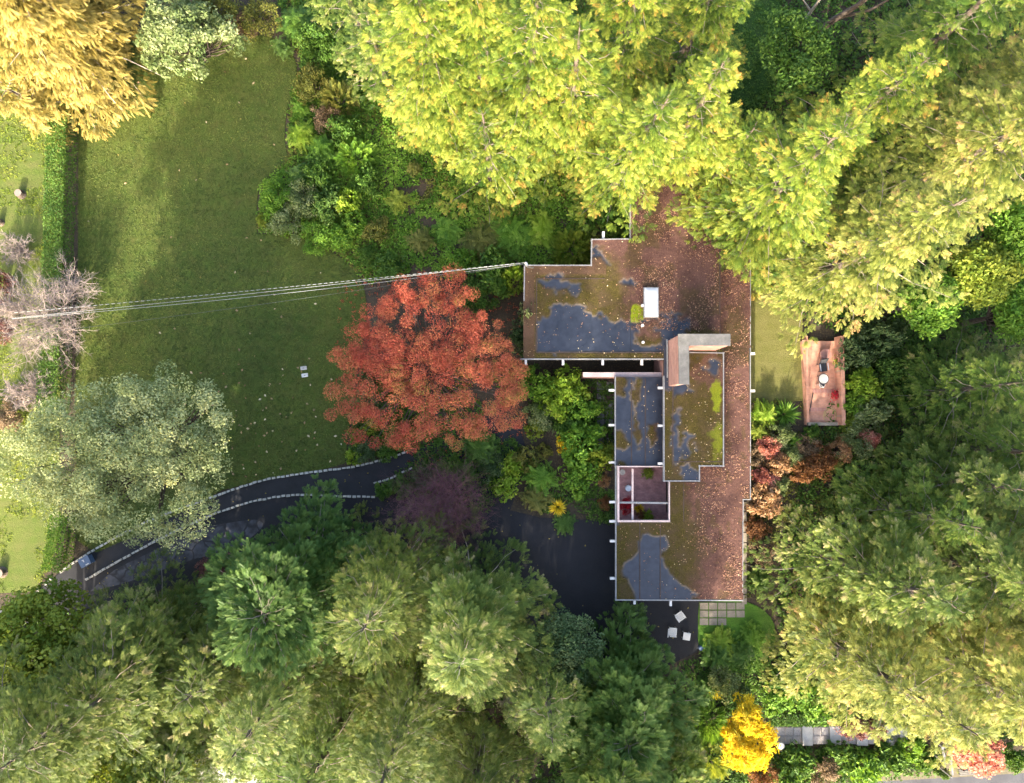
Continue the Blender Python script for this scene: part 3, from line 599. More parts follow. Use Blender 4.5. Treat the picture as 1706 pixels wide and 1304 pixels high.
b = Buf(); b.bar((0, -.35, .3), (0, .2, .33), .5, .06); b.build("seat", M['black_metal'], t); b = Buf(); b.bar((0, .22, .34), (0, .5, .85), .5, .05); b.build("backrest", M['black_metal'], t)
for sx in (-1, 1):
    b = Buf(); b.bar((sx * .27, -.3, .5), (sx * .27, .2, .52), .05, .03); b.build("armrest", M['steel'], t)
    for y in (-.3, .2): b = Buf(); b.bar((sx * .24, y, 0), (sx * .24, y, .3), .04, .04); b.build("leg", M['black_metal'], t)
b = Buf(); b.cyl((W(1372, 591, TZ).x, W(1372, 591, TZ).y, TZ), .3, .38, 20, r2=.4); tag(b.build("planter", M['brick']), "round brown planter bowl near the shaded end of the brick terrace", "planter")
t = empty("flower_pot", Vector(W(1388, 658, TZ)), "terracotta pot of red flowers against the terrace wall", "flower pot"); b = Buf(); b.cyl((0, 0, 0), .14, .3, 16, r2=.2); b.build("pot", M['terracotta'], t)
rng = np.random.default_rng(8); b = Buf(); P = rng.normal(size=(150, 3)) * (.17, .17, .1) + (0, 0, .42); b.leaves(P, unit(P - (0, 0, .2)), .11, .8, .5, rng=rng); b.build("blossom", FOL['crimson'], t)
t = empty("flower_pot", Vector(W(1392, 602, TZ)), "pot with a small yellow-green plant near the terrace planter", "flower pot"); b = Buf(); b.cyl((0, 0, 0), .1, .22, 12, r2=.14); b.build("pot", M['terracotta'], t); b = Buf(); P = rng.normal(size=(120, 3)) * (.15, .15, .1) + (0, 0, .36); b.leaves(P, unit(P - (0, 0, .1)), .14, .5, .5, rng=rng); b.build("plant_leaves", FOL['yellowgreen'], t)
c = W(1383, 692, TZ + .02); b = Buf(); b.tube([c + Vector((.5 * math.cos(a) * (1 - .03 * a), .55 * math.sin(a) * (1 - .03 * a), .004 * a)) for a in np.linspace(.3, 9.5, 60)], .016, 5); tag(b.build("garden_hose", M['hose']), "loosely coiled yellowish garden hose lying on the brick terrace", "hose")

# ------------------------------------------------------------------ lawn covers, bin, stumps
for (x, y), lb in (((506,613), "upper of two pale utility box lids set in the lawn"), ((508,625), "lower of two pale utility box lids set in the lawn")):
    t = empty("utility_lid", W(x, y, .06), lb, "utility lid", "pale utility lids in the lawn", math.radians(8)); b = Buf(); b.box((-.22, -.13, -.02), (.22, .13, .05)); b.build("lid", M['concrete'] if y < 620 else M['white_paint'], t); b = Buf(); b.box((-.05, -.02, .048), (.05, .02, .058)); b.build("lifting_hole", M['black_metal'], t)
c = W(142, 935, .5); t = empty("recycling_bin", (c.x, c.y, .03), "blue bin with white marks standing on the path by the stone kerb", "bin", None, math.radians(28))
b = Buf(); b.box((-.34, -.28, 0), (.34, .28, .52)); b.build("bin_body", M['navy_plastic'], t); b = Buf(); b.box((-.38, -.32, .523), (.38, .32, .58)); b.build("lid", M['navy_plastic'], t)
b = Buf(); b.box((-.06, -.02, .581), (.0, .16, .588)); b.box((-.13, .10, .581), (-.063, .16, .587)); b.build("printed_mark", M['white_paint'], t); b = Buf(); b.box((-.02, -.28, .581), (.22, -.22, .588)); b.build("label_strip", M['white_paint'], t)
for (x, y, r, lb) in ((36,324,.26,"small cut tree stump in the side lawn left of the hedge"), (4,953,.3,"cut tree stump at the lower left edge of the side lawn"), (19,131,.28,"pale stump top under the golden tree at the left edge"), (2,371,.2,"short pale post stump at the left edge of the side lawn")):
    t = empty("tree_stump", W(x, y, .05), lb, "stump"); b = Buf(); rng = np.random.default_rng(x); a = np.linspace(0, 2 * math.pi, 15)[:-1]
    b.tube([(0, 0, 0), (0, 0, .12), (.01, 0, .42)], [r * 1.35, r * 1.1, r], 12); b.build("stump_trunk", M['bark'], t); b = Buf(); b.disc((.01, 0, .421), r, 14); b.build("cut_face", M['wood_cut'], t)

# ------------------------------------------------------------------ service mast and overhead cables
mp_ = W(877, 437, 4.9); mast = empty("service_mast", (mp_.x, mp_.y, 3.6), "steel electric service mast with insulators on the north-west roof corner", "mast")
b = Buf(); b.tube([(0, 0, 0), (0, 0, 1.35)], .035, 8); b.tube([(0, 0, 1.35), (.02, -.08, 1.5), (.04, -.2, 1.45), (.04, -.24, 1.34)], .05, 8); b.build("pole", M['steel'], mast)
for k, (dx, dz) in enumerate(((-.09, 1.3), (-.09, 1.1), (-.09, .9))): b = Buf(); b.tube([(-.02, 0, dz), (dx, 0, dz)], [.05, .035], 8, cap=True); b.build("insulator", M['white_paint'], mast)
b = Buf(); b.bar((.02, -.04, .1), (.45, -.3, 1.1), .03, .03); b.build("stay", M['steel'], mast)
def cable(a, c, sag, r, label, dash=False, m='cable'):
    P = [a.lerp(c, u) - Vector((0, 0, sag * 4 * u * (1 - u))) for u in np.linspace(0, 1, 41)]; b = Buf()
    if not dash: b.tube(P, r, 5)
    else:
        b.tube(P, r * .55, 5, 1); n = 90
        for k in range(n):
            u0, u1 = k / n, (k + .58) / n; b.tube([a.lerp(c, u) - Vector((0, 0, sag * 4 * u * (1 - u))) for u in (u0, (u0 + u1) / 2, u1)], r, 6)
    return tag(b.build("overhead_cable", [M[m], M['cable_dark']]), label, "cable", "overhead cables crossing the lawn")
s0 = Vector((mp_.x - .1, mp_.y, 4.9))
cable(s0, W(20, 521, 7.0), .35, .015, "dashed-looking twisted overhead cable, uppermost of those crossing the lawn", True)
cable(s0 + Vector((0, .02, -.12)), W(20, 530, 7.0), .35, .012, "pale overhead cable just below the twisted one across the lawn")
cable(s0 + Vector((0, 0, -.35)), W(20, 531, 6.8), 1.1, .012, "pale overhead cable sagging lowest of the three bright ones across the lawn")
cable(s0 + Vector((0, .04, -.5)), W(20, 560, 6.3), 1.0, .010, "thin faint dark overhead wire below the bright cables", False, 'cable_dark')

# ------------------------------------------------------------------ steps and garden arch near the street
stp = empty("garden_steps", W(1400, 1225, 0), "stone garden steps with pale treads between the hedge and the shrubs", "steps")
for x0, x1, h in ((1337,1354,.32), (1383,1401,.48), (1428,1446,.62), (1472,1489,.78), (1500,1512,.9)):
    X0, Y0, X1, Y1 = R(h, x0, 1210, x1, 1242); b = Buf(); b.box((X0, Y0, 0), (X1, Y1, h)); o = b.build("tread", M['concrete'], stp); o.location = -stp.location
for x0, x1, h in ((1278,1337,.2), (1354,1383,.34), (1401,1428,.5), (1446,1472,.64), (1489,1500,.8)):
    X0, Y0, X1, Y1 = R(h, x0, 1211, x1, 1240); b = Buf(); b.box((X0 + .002, Y0, 0), (X1 - .002, Y1, h - .05)); n = max(2, int((X1 - X0) / .6))
    for k in range(n):
        for j in range(2): b.box((X0 + (k + .06 + .1 * j) * (X1 - X0) / (n + .2), Y0 + (j + .06) * (Y1 - Y0) / 2, h - .052), (X0 + (k + .92 + .1 * j) * (X1 - X0) / (n + .2), Y0 + (j + .94) * (Y1 - Y0) / 2, h))
    o = b.build("landing", M['stone'], stp); o.location = -stp.location
c = W(1299, 1240, .4); t = empty("garden_statue", (c.x, c.y, 0), "small bluish white garden ornament at the foot of the steps by the yellow tree", "ornament")
b = Buf(); b.tube([(0,0,0),(0,0,.08),(0,0,.1),(0,0,.4),(0,0,.46)], [.17,.17,.1,.08,.16], 12, cap=True); b.build("pedestal", M['concrete'], t); b = Buf(); b.tube([(0,0,.46),(0,0,.52),(0,0,.62),(0,0,.7),(0,0,.74)], [.08,.2,.26,.22,.05], 14, cap=True); b.build("bowl", M['white_paint'], t)
b = Buf(); cc = W(1301, 1249, .2); b.tube([(cc.x,cc.y,.02),(cc.x,cc.y,.1),(cc.x,cc.y,.22),(cc.x,cc.y,.3)], [.12,.17,.14,.03], 12, cap=True); tag(b.build("white_stone", M['concrete']), "rounded white stone beside the bluish garden ornament", "stone")
ar = empty("garden_arch", W(1580, 1270, 0), "white timber garden arch beside the street", "arch")
def apart(name, p, q, w, h): b = Buf(); b.bar(p, q, w, h); o = b.build(name, M['fascia'], ar); o.location = -ar.location
A = [W(1570,1244,2.2), W(1582,1244,2.2), W(1575,1272,2.2), W(1587,1296,2.2)]
apart("top_beam", A[0], A[2], .1, .12); apart("top_beam", A[1], A[3] + Vector((0, .2, 0)), .1, .12); apart("cross_beam", A[0] + Vector((-.1, 0, .1)), A[1] + Vector((.15, 0, .1)), .1, .08)
for p in A: apart("post", Vector((p.x, p.y, 0)), Vector((p.x, p.y, 2.14)), .075, .075)
be = empty("garden_bench", W(1610, 1280, 0), "dark slatted bench under the pink maple by the street", "bench", None, math.radians(6))
for k in range(4): b = Buf(); b.bar((-.75, -.18 + .11 * k, .43), (.75, -.18 + .11 * k, .43), .08, .03); b.build("seat_slat", M['concrete_old'], be)
b = Buf(); b.bar((-.75, .28, .65), (.75, .28, .65), .03, .09); b.bar((-.75, .30, .82), (.75, .30, .82), .03, .09); b.build("backrest", M['concrete_old'], be)
for sx in (-.65, .65): b = Buf(); b.bar((sx, -.2, 0), (sx, -.2, .41), .06, .06); b.bar((sx, .25, 0), (sx, .3, .88), .06, .06); b.build("leg", M['black_metal'], be)
b = Buf(); X = W(1285, 1115, 1.0), W(1218, 1104, 1.0)
b.bar(W(1283,1103,.5), W(1330,1104,.5), .08, .8); tag(b.build("low_fence", M['dark_wood']), "low dark board fence between the shrubs above the clipped hedge", "fence")
# ------------------------------------------------------------------ vegetation builders
def spray(n, ang, L, w, droop, cup=0.0):
    Q = []
    z = lambda x, y: -droop * x * x + cup * abs(y)
    def leaf(x, y, a, l):
        d = np.array((math.cos(a), math.sin(a))); p = np.array((-d[1], d[0])); o = np.array((x, y))
        for e in (o, o + d * l * .5 + p * w / 2, o + d * l, o + d * l * .5 - p * w / 2): Q.append((e[0], e[1], z(e[0], e[1])))
    for i in range(n):
        x = .04 + .78 * i / max(1, n - 1)
        for s in (-1, 1): leaf(x, 0, s * math.radians(ang) * (1 - .25 * x), L * (1 - .5 * x))
    leaf(.72, 0, 0, .32)
    return np.array(Q)
CEDAR = spray(6, 42, .42, .062, .22, -.1)
FIR = spray(6, 48, .36, .058, .10, .12)
TUFT = spray(6, 36, .55, .075, .12, .25)
WEEP = spray(7, 26, .42, .055, .55, -.1)

def conifer(name, bx, by, h, R, mat, label, seed, cat="conifer", tmpl=CEDAR, fl=.42, prof=.72, dens=1.0, lift=.1, droop=.30, skirt=.06, tw='twig_grey', group=None, rise=.42, z0=0.0):
    """trunk with drooping limbs, each limb carrying flat sprays of needles"""
    rng = np.random.default_rng(seed); c = W(bx, by, 0); root = empty(name, (c.x, c.y, z0), label, cat, group)
    tb, fb = Buf(), Buf(); lean = rng.normal(size=2) * .015 * h
    ax = lambda z: np.array((lean[0] * (z / h) ** 2, lean[1] * (z / h) ** 2, z))
    zs = np.linspace(0, h, 12); tb.tube([ax(z) for z in zs], .022 * h * (1 - zs / h) ** .9 + .03, 8)
    nb = int(h * R * 1.15 * dens); T = np.sort(skirt + (.99 - skirt) * rng.random(nb) ** .9)
    az = rng.random() * 6.28 + np.arange(nb) * 2.39996 + rng.normal(size=nb) * .25
    s6 = np.linspace(0, 1, 6); PP, DD, UU, SS, TT = [], [], [], [], []
    for t, a in zip(T, az):
        big = .74 + .34 * math.sin(a * 2 + t * 9 + seed) * .5 + .19 * rng.normal()
        L = max(.35, R * (1 - t) ** prof * big * min(1, .8 + t * 3)) + .2
        d = np.array((math.cos(a), math.sin(a), 0)); up = lift + rise * t; dr = droop * rng.uniform(.7, 1.3) * (1 - .4 * t)
        o = ax(h * t); P = o + d * (L * s6)[:, None]; P[:, 2] += L * (up * s6 - dr * s6 ** 2)
        side = np.array((-d[1], d[0], 0)); P += side * (L * .22 * rng.normal() * s6 ** 2)[:, None]
        P[1:] += rng.normal(size=(5, 3)) * (.035, .035, .02) * L ** .5; tb.tube(P, .010 + .010 * L * (1 - s6), 3, 1)
        if rng.random() < .022 and t > .15: continue          # a dead limb
        # the limb's foliage grows in separate tufts on short side twigs
        k = max(2, int(L * .9 / .29)); nl = 5; u = np.clip(np.linspace(.18, 1.0, k) + rng.normal(size=k) * .03, .12, 1); u = np.repeat(u, nl); lat = np.tile((-1., -.5, 0., .5, 1.), k) * rng.uniform(.6, 1.25, nl * k)
        keep = (u > .35) | (np.abs(lat) > .3); u, lat = u[keep], lat[keep]; n = len(u)
        wid = L * .30 * np.sin(np.pi * np.clip(.08 + u * .84, 0, .93)) + .06
        Q = np.stack([np.interp(u, s6, P[:, j]) for j in range(3)], -1) + side * (lat * wid)[:, None] + d * (.25 * np.abs(lat) * wid)[:, None] + rng.normal(size=(n, 3)) * (.10, .10, .12) - np.array((0, 0, 1.)) * (.10 * np.abs(lat) * wid)[:, None]
        m = 4; Q = np.repeat(Q, m, 0); ang = np.repeat(lat * .55, m) + rng.uniform(-.8, .8, n * m); ca, sa = np.cos(ang), np.sin(ang); ur = np.repeat(u, m)
        D = np.stack([d[0] * ca - d[1] * sa, d[0] * sa + d[1] * ca, (up - 2 * dr * ur) * .6 + .10 + rng.normal(size=n * m) * .28], -1)
        PP.append(Q + unit(D) * .04); DD.append(D); UU.append(np.stack([rng.normal(size=n * m) * .6, rng.normal(size=n * m) * .6, np.ones(n * m)], -1))
        SS.append(fl * np.repeat(rng.uniform(.7, 1.25, n), m) * rng.uniform(.7, 1.15, n * m) * (.8 + .2 * min(1, L / 2.5)))
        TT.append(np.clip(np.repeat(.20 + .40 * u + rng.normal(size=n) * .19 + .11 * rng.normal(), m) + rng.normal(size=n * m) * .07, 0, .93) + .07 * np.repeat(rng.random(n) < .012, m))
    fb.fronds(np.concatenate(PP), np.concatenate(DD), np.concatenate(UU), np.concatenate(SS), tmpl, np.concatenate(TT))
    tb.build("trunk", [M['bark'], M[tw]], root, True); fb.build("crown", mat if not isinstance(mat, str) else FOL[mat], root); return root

def clumps(rng, n, c, r, shell=.6, flat=-.25):
    """clump centres through a crown's volume, most of them near its surface"""
    d = unit(rng.normal(size=(n * 3, 3))); d = d[d[:, 2] > flat][:n]; k = len(d)
    rad = np.where(rng.random(k) < .75, rng.uniform(.78, 1.0, k), rng.uniform(.25, .8, k))
    return np.asarray(c) + d * rad[:, None] * np.asarray(r), d
def leafball(fb, rng, C, rad, n, size, aspect=.55, squash=.6, jit=.55, upb=.6, tb=0.0):
    for c, r, tb in zip(C, rad, np.broadcast_to(tb, (len(C),))):
        k = int(n * rng.uniform(.7, 1.3)); d = unit(rng.normal(size=(k, 3))); d[:, 2] = np.abs(d[:, 2]) * np.where(rng.random(k) < .8, 1, -1)
        P = c + d * (r * rng.uniform(.45, 1.0, k) ** .7)[:, None] * (1, 1, squash)
        fb.leaves(P, unit(d * (1, 1, .8) + (0, 0, upb)), size * rng.uniform(.65, 1.25, k), aspect, jit, np.clip(.5 + tb + .17 * rng.normal() + .18 * rng.normal(size=k), 0, 1), rng)

def broadleaf(name, px, py, rx, ry, h, mat, label, seed, cat="tree", n=90, leaf=.22, per=170, cr=.9, aspect=.55, depth=.5, tw='bark', group=None, squash=.6, sparse=0.0, zc=None, bias=0.0, lobe=.16, stems=1):
    """rx, ry in photo pixels at the crown's mid height"""
    rng = np.random.default_rng(seed); zc = zc or h * (1 - depth / 2); c = W(px, py, zc); m = (CAM_H - zc) / FPX
    root = empty(name, (c.x, c.y, 0), label, cat, group); r = np.array((rx * m, ry * m, h * depth * .55))
    C, d = clumps(rng, n, (0, 0, zc), np.maximum(r - cr * .5, .3)); lob = 1 + lobe * np.sin(np.arctan2(d[:, 1], d[:, 0]) * 3 + seed) + .10 * rng.normal(size=len(C))
    C[:, :2] *= np.clip(lob, .6, 1.2)[:, None]
    tb, fb = Buf(), Buf(); base = zc - r[2] * .9; fork = np.array((0, 0, max(.2, base * .75)))
    if stems == 1: tb.tube([(0, 0, 0), (0, 0, fork[2] * .5), fork], [.03 * h + .03, .024 * h + .02, .018 * h + .02], 8)
    for e in C[:: max(1, len(C) // 90)]:
        st_ = fork if stems == 1 else np.array((rng.normal() * .2, rng.normal() * .2, 0)); mid = st_ * .45 + e * .55 + (rng.normal() * .25, rng.normal() * .25, -.12 * abs(e[2] - fork[2])); 
        tb.tube([st_, mid, e], [.011 * h + .015, .006 * h + .012, .012], 4)
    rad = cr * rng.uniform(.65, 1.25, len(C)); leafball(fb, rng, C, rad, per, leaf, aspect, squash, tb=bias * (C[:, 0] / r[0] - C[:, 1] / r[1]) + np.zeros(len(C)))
    tb.build("trunk", M[tw], root, True); fb.build("crown", FOL[mat] if isinstance(mat, str) else mat, root); return root

def bare(name, px, py, r_px, h, label, seed, tw='twig_white', cat="tree", up=.55, n0=7, levels=4, leafm=None, thin=1.0, base=None, kids_n=4, leafn=3):
    """a leafless branching tree or twiggy shrub"""
    rng = np.random.default_rng(seed); c = W(px, py, h * .6) if base is None else W(*base, 0); m = (CAM_H - h * .6) / FPX; rad = r_px * m
    root = empty(name, (c.x, c.y, 0), label, cat); b = Buf(); tips = []
    fork = np.array((0, 0, h * .28)) if n0 < 9 else np.array((0, 0, .1))
    if n0 < 9: b.tube([(0, 0, 0), fork * .5, fork], [.035 * h, .03 * h, .024 * h], 7)
    def grow(p, d, L, r, lv):
        P = [p]; q = p.copy(); dd = d.copy()
        for k in range(4): dd = unit(dd + rng.normal(size=3) * .16 + (0, 0, .05)); q = q + dd * L / 4; P.append(q.copy())
        b.tube(P, np.linspace(r, r * .55, 5), 4 if r > .02 else 3)
        if lv == 0: tips.append(q); return
        for k in range(kids_n):
            u = rng.integers(1, 5); nd_ = unit(dd + rng.normal(size=3) * .62); grow(np.array(P[u]), nd_, L * rng.uniform(.5, .75), r * .58, lv - 1)
    for k in range(n0):
        a = k * 2.4 + rng.normal() * .3; e = rng.uniform(.25, 1.0); d = unit(np.array((math.cos(a) * e, math.sin(a) * e, up * rng.uniform(.5, 1.3))))
        grow(fork.copy(), d, rad * rng.uniform(.45, .62), max(.012, .016 * h * thin), levels - 1)
    b.build("branches", M[tw], root, False)
    if leafm:
        fb = Buf(); T = np.repeat(np.array(tips), leafn, 0) + rng.normal(size=(len(tips) * leafn, 3)) * .12; fb.leaves(T, rng.normal(size=T.shape) + (0, 0, .6), .13, .6, .5, rng=rng); fb.build("crown", FOL[leafm], root)
    return root

# shrub prototypes, about one metre in radius and height
def proto(kind, seed):
    rng = np.random.default_rng(seed); fb, tb = Buf(), Buf()
    if kind in ('small', 'mid', 'big'):
        nc, per, lf, cr = {'small': (46, 70, .10, .24), 'mid': (34, 46, .17, .28), 'big': (26, 22, .30, .30)}[kind]
        C, d = clumps(rng, nc, (0, 0, .45), (.8, .8, .5), flat=-.35); lob = 1 + .18 * np.sin(np.arctan2(d[:, 1], d[:, 0]) * 3 + seed) + .12 * rng.normal(size=len(C)); C[:, :2] *= lob[:, None]
        leafball(fb, rng, C, cr * rng.uniform(.7, 1.3, len(C)), per, lf, .5 if kind != 'big' else .42, .7)
        for e in C[::3]: tb.tube([(0, 0, 0), e * (.5, .5, .45), e], [.035, .022, .01], 4)
    elif kind == 'fern':
        n = 210; a = rng.random(n) * 6.28; el = rng.uniform(.05, 1.1, n); r0 = rng.uniform(0, .55, n); th = rng.random(n) * 6.28
        P = np.stack([r0 * np.cos(th), r0 * np.sin(th), rng.uniform(.15, .75, n) * (1.15 - r0)], -1); D = np.stack([np.cos(a), np.sin(a), el * .7], -1)
        fb.fronds(P, D, np.tile((0, 0, 1.), (n, 1)) + rng.normal(size=(n, 3)) * .3, rng.uniform(.24, .48, n), spray(7, 58, .34, .085, .45), np.clip(.5 + .2 * rng.normal(size=n), 0, 1))
        for k in range(6): tb.tube([(0, 0, 0), P[k] * .6, P[k]], [.03, .02, .01], 4)
    elif kind == 'spiky':
        n = 110; a = rng.random(n) * 6.28; el = rng.uniform(.1, 1.4, n); D = unit(np.stack([np.cos(a), np.sin(a), el], -1)); L = rng.uniform(.7, 1.1, n)
        S = unit(np.cross(D, (0, 0, 1.))) * .035
        for d, s, l, t in zip(D, S, L, rng.random(n)):
            o = d * .06; m1 = d * l * .55 + (0, 0, .02); e = d * l - np.array((0, 0, .22 * l)); fb.add([o - s, o + s, m1 + s, m1 - s, e + s * .1, e - s * .1], [(0, 1, 2, 3), (3, 2, 4, 5)], 0, t)
        tb.tube([(0, 0, 0), (0, 0, .15)], [.08, .06], 6)
    elif kind == 'tuft':
        n = 260; d = unit(rng.normal(size=(n, 3))); d[:, 2] = np.abs(d[:, 2]); P = d * (.72, .72, .7) * rng.uniform(.75, 1, n)[:, None] * (1 + .12 * np.sin(np.arctan2(d[:, 1], d[:, 0]) * 4 + seed))[:, None]
        fb.fronds(P, d + rng.normal(size=(n, 3)) * .3, rng.normal(size=(n, 3)) * .4 + (0, 0, 1), rng.uniform(.25, .42, n), TUFT, np.clip(.5 + .22 * rng.normal(size=n), 0, 1))
        for k in range(9): tb.tube([(0, 0, 0), P[k] * .6, P[k]], [.04, .02, .01], 4)
    r = empty("shrub", (0, 0, 0)); tb.build("stem", M['bark'], r, True); fb.build("foliage", FOL['green'], r); return r
PROTO = {(k, i): [k, i, None] for k in ('small', 'mid', 'big', 'fern', 'spiky', 'tuft') for i in range(3)}
_turn = random.Random(5)
def shrub(px, py, r, h, kind, mat, label, name="shrub", cat="shrub", group=None, ey=1.0):
    """r in photo pixels; h in metres"""
    p = PROTO[(kind, _turn.randrange(3))]
    if p[2] is None: p[2] = o = proto(kind, 31 + p[1] * 7 + len(kind))
    else: o = copy_tree(p[2])
    o.name = name; z = h * .55; c = W(px, py, z); s = 1.14 * r * (CAM_H - z) / FPX
    o.location = (c.x, c.y, 0); o.scale = (s, s * ey, h); o.rotation_euler = (0, 0, _turn.random() * 6.28)
    for k in ("group",):
        if k in o: del o[k]
    tag(o, label, cat, group)
    for ch_ in kids(o):
        if ch_.name.startswith("foliage"): ch_.material_slots[0].link = 'OBJECT'; ch_.material_slots[0].material = FOL[mat]
    return o

def cover(name, poly, mat, dens, size, hmax, seed, holes=(), z=0.0, keep=None):
    """low growth nobody could count: rosettes of leaves all over a bed"""
    rng = np.random.default_rng(seed); P0 = np.array([W(*p, 0) for p in poly]); lo, hi = P0.min(0), P0.max(0)
    n = int(dens * (hi[0] - lo[0]) * (hi[1] - lo[1])); x = rng.uniform(lo[0], hi[0], n); y = rng.uniform(lo[1], hi[1], n)
    px, py = PX(np.stack([x, y, np.zeros(n)], -1)); k = inside(poly, px, py)
    for q in holes: k &= ~inside(q, px, py)
    if keep is not None: k &= keep(px, py, x, y)
    x, y = x[k], y[k]; hgt = hmax * (.25 + .75 * fbm(x, y, seed, .6)); m = 6
    P = np.repeat(np.stack([x, y, z + hgt * rng.random(len(x))], -1), m, 0) + rng.normal(size=(len(x) * m, 3)) * (size * .55, size * .55, size * .25)
    b = Buf(); tt = np.repeat(np.clip(fbm(x, y, seed + 5, .45) + .15 * rng.normal(size=len(x)), 0, 1), m)
    b.leaves(P, rng.normal(size=P.shape) * .45 + (0, 0, 1), size * rng.uniform(.6, 1.3, len(P)), .5, .3, np.clip(tt + .1 * rng.normal(size=len(P)), 0, 1), rng)
    o = b.build(name, FOL[mat]); o["kind"] = 'stuff'; return o

def hedge(pts, w, h, mat, label, seed, leaf=.13, dens=420):
    rng = np.random.default_rng(seed); root = empty("hedge", W(*pts[0], 0), label, "hedge"); fb, tb = Buf(), Buf(); L = [W(x, y, 0) for x, y in smooth_line(pts, 8)]
    for a, c in zip(L, L[1:]):
        d = c - a; ln = d.length; n = int(dens * ln * (w + 2 * h) / 2); u = rng.random(n); v = rng.uniform(-1, 1, n); top = rng.random(n) < .55
        sd = np.array((-d.y, d.x, 0)) / ln; x = np.array(a)[None] + np.array(d)[None] * u[:, None]
        f = 1 + .25 * (fbm(x[:, 0], x[:, 1], seed, .9) - .5)
        off = np.where(top, v, np.sign(v) * rng.uniform(.85, 1.05, n)) * w / 2 * f; z = np.where(top, h * f * rng.uniform(.86, 1.04, n), h * rng.random(n))
        P = x + sd[None] * off[:, None]; P[:, 2] = z; N = np.where(top[:, None], (0, 0, 1.), sd[None] * np.sign(v)[:, None] + (0, 0, .5))
        fb.leaves(P, N, leaf * rng.uniform(.6, 1.3, n), .55, .6, np.clip(fbm(P[:, 0], P[:, 1], seed + 2, 1.3) + .15 * rng.normal(size=n), 0, 1), rng)
        for k in range(max(1, int(ln / .5))):
            e = a.lerp(c, (k + .5) / max(1, int(ln / .5))); tb.tube([e, e + Vector((.05, 0, h * .5)), e + Vector((0, .1, h * .85))], [.04, .03, .015], 5)
    for o in (tb.build("stem", M['bark'], root), fb.build("foliage", FOL[mat], root)): o.location = -root.location
    return root
# ------------------------------------------------------------------ the tall conifers
CT = conifer
# behind the house (top of the picture)
CT("conifer", 742, 205, 17, 5.2, 'cedar_gold', "tall sunlit yellow-green conifer at the left end of the row behind the house", 1)
CT("conifer", 880, 225, 19, 5.2, 'cedar_gold', "tall sunlit yellow-green conifer in the middle of the row behind the house", 2)
CT("conifer", 1014, 330, 17, 4.6, 'cedar_gold', "sunlit yellow-green conifer whose lowest limbs reach the north roof edge of the house", 3)
CT("conifer", 1098, 292, 16, 4.6, 'cedar_gold', "sunlit yellow-green conifer at the right end of the row, beside the dark back lawn", 4)
CT("conifer", 818, 300, 11.5, 3.6, 'cedar_gold', "smaller yellow-green conifer in front of the row, its lower limbs in shade", 5)
CT("conifer", 650, 150, 9, 3.6, 'cedar_olive', "shaded olive-green conifer standing left of the sunlit row behind the house", 6, prof=.6)
CT("conifer", 606, 60, 9, 3.4, 'cedar_olive', "shaded olive conifer at the top edge between the lawn bed and the sunlit row", 7, prof=.6)
CT("conifer", 940, 245, 16, 4.6, 'cedar_gold', "sunlit yellow-green conifer right behind the notch of the roof, between two taller ones", 8)
CT("conifer", 805, 190, 18, 5.0, 'cedar_gold', "tall sunlit yellow-green conifer second from the left in the row behind the house", 9)
CT("conifer", 1015, 150, 17, 4.8, 'cedar_gold', "sunlit yellow-green conifer at the top edge behind the right half of the row", 18)
CT("conifer", 1120, 130, 16, 4.4, 'cedar_gold', "sunlit yellow-green conifer at the top edge touching the dark back lawn", 19)
# north-east mass
CT("conifer", 1213, 392, 18, 5.6, 'cedar_gold', "tall sunlit conifer overhanging the leaf-littered east edge of the roof", 11)
CT("conifer", 1166, 326, 12, 3.7, 'cedar_gold', "smaller yellow-green conifer hanging over the leaf-littered north end of the roof", 10)
CT("conifer", 1348, 466, 17.5, 5.4, 'cedar_pale', "tall sunlit conifer overhanging the top of the brick terrace", 12)
CT("conifer", 1480, 330, 19, 5.6, 'cedar_pale', "tall pale sunlit conifer in the middle of the right-hand group, above the terrace tree", 13)
CT("conifer", 1340, 270, 15, 4.4, 'cedar_gold', "sunlit conifer right of the gap beside the dark back lawn", 14)
CT("conifer", 1460, 160, 17, 4.8, 'cedar_green', "half-shaded green conifer at the top right below the leaning bare trunks", 15)
CT("conifer", 1590, 230, 18, 5.2, 'cedar_pale', "pale sunlit conifer near the right edge in the upper right group", 16)
CT("conifer", 1570, 60, 17, 4.6, 'cedar_gold', "sunlit conifer in the top right corner of the picture", 17)
# east, in shade
CT("conifer", 1530, 655, 11, 4.4, 'cedar_green', "dark shaded conifer right of the brick terrace", 21, tmpl=FIR)
CT("conifer", 1615, 640, 13, 4.2, 'cedar_olive', "dark shaded conifer at the right edge beyond the one beside the terrace", 22, tmpl=FIR)
CT("conifer", 1570, 745, 12, 4.4, 'cedar_green', "dark shaded conifer just above the sunlit lower right group", 23, tmpl=FIR)
CT("conifer", 1440, 838, 12, 4.0, 'cedar_green', "shaded green conifer between the rust-red shrubs and the lower right group", 38)
CT("conifer", 1500, 790, 12, 4.0, 'cedar_olive', "shaded olive conifer between the dark right-hand trees and the lower right group", 39)
CT("conifer", 1660, 790, 13, 4.2, 'cedar_green', "shaded green conifer at the right edge above the olive one", 24)
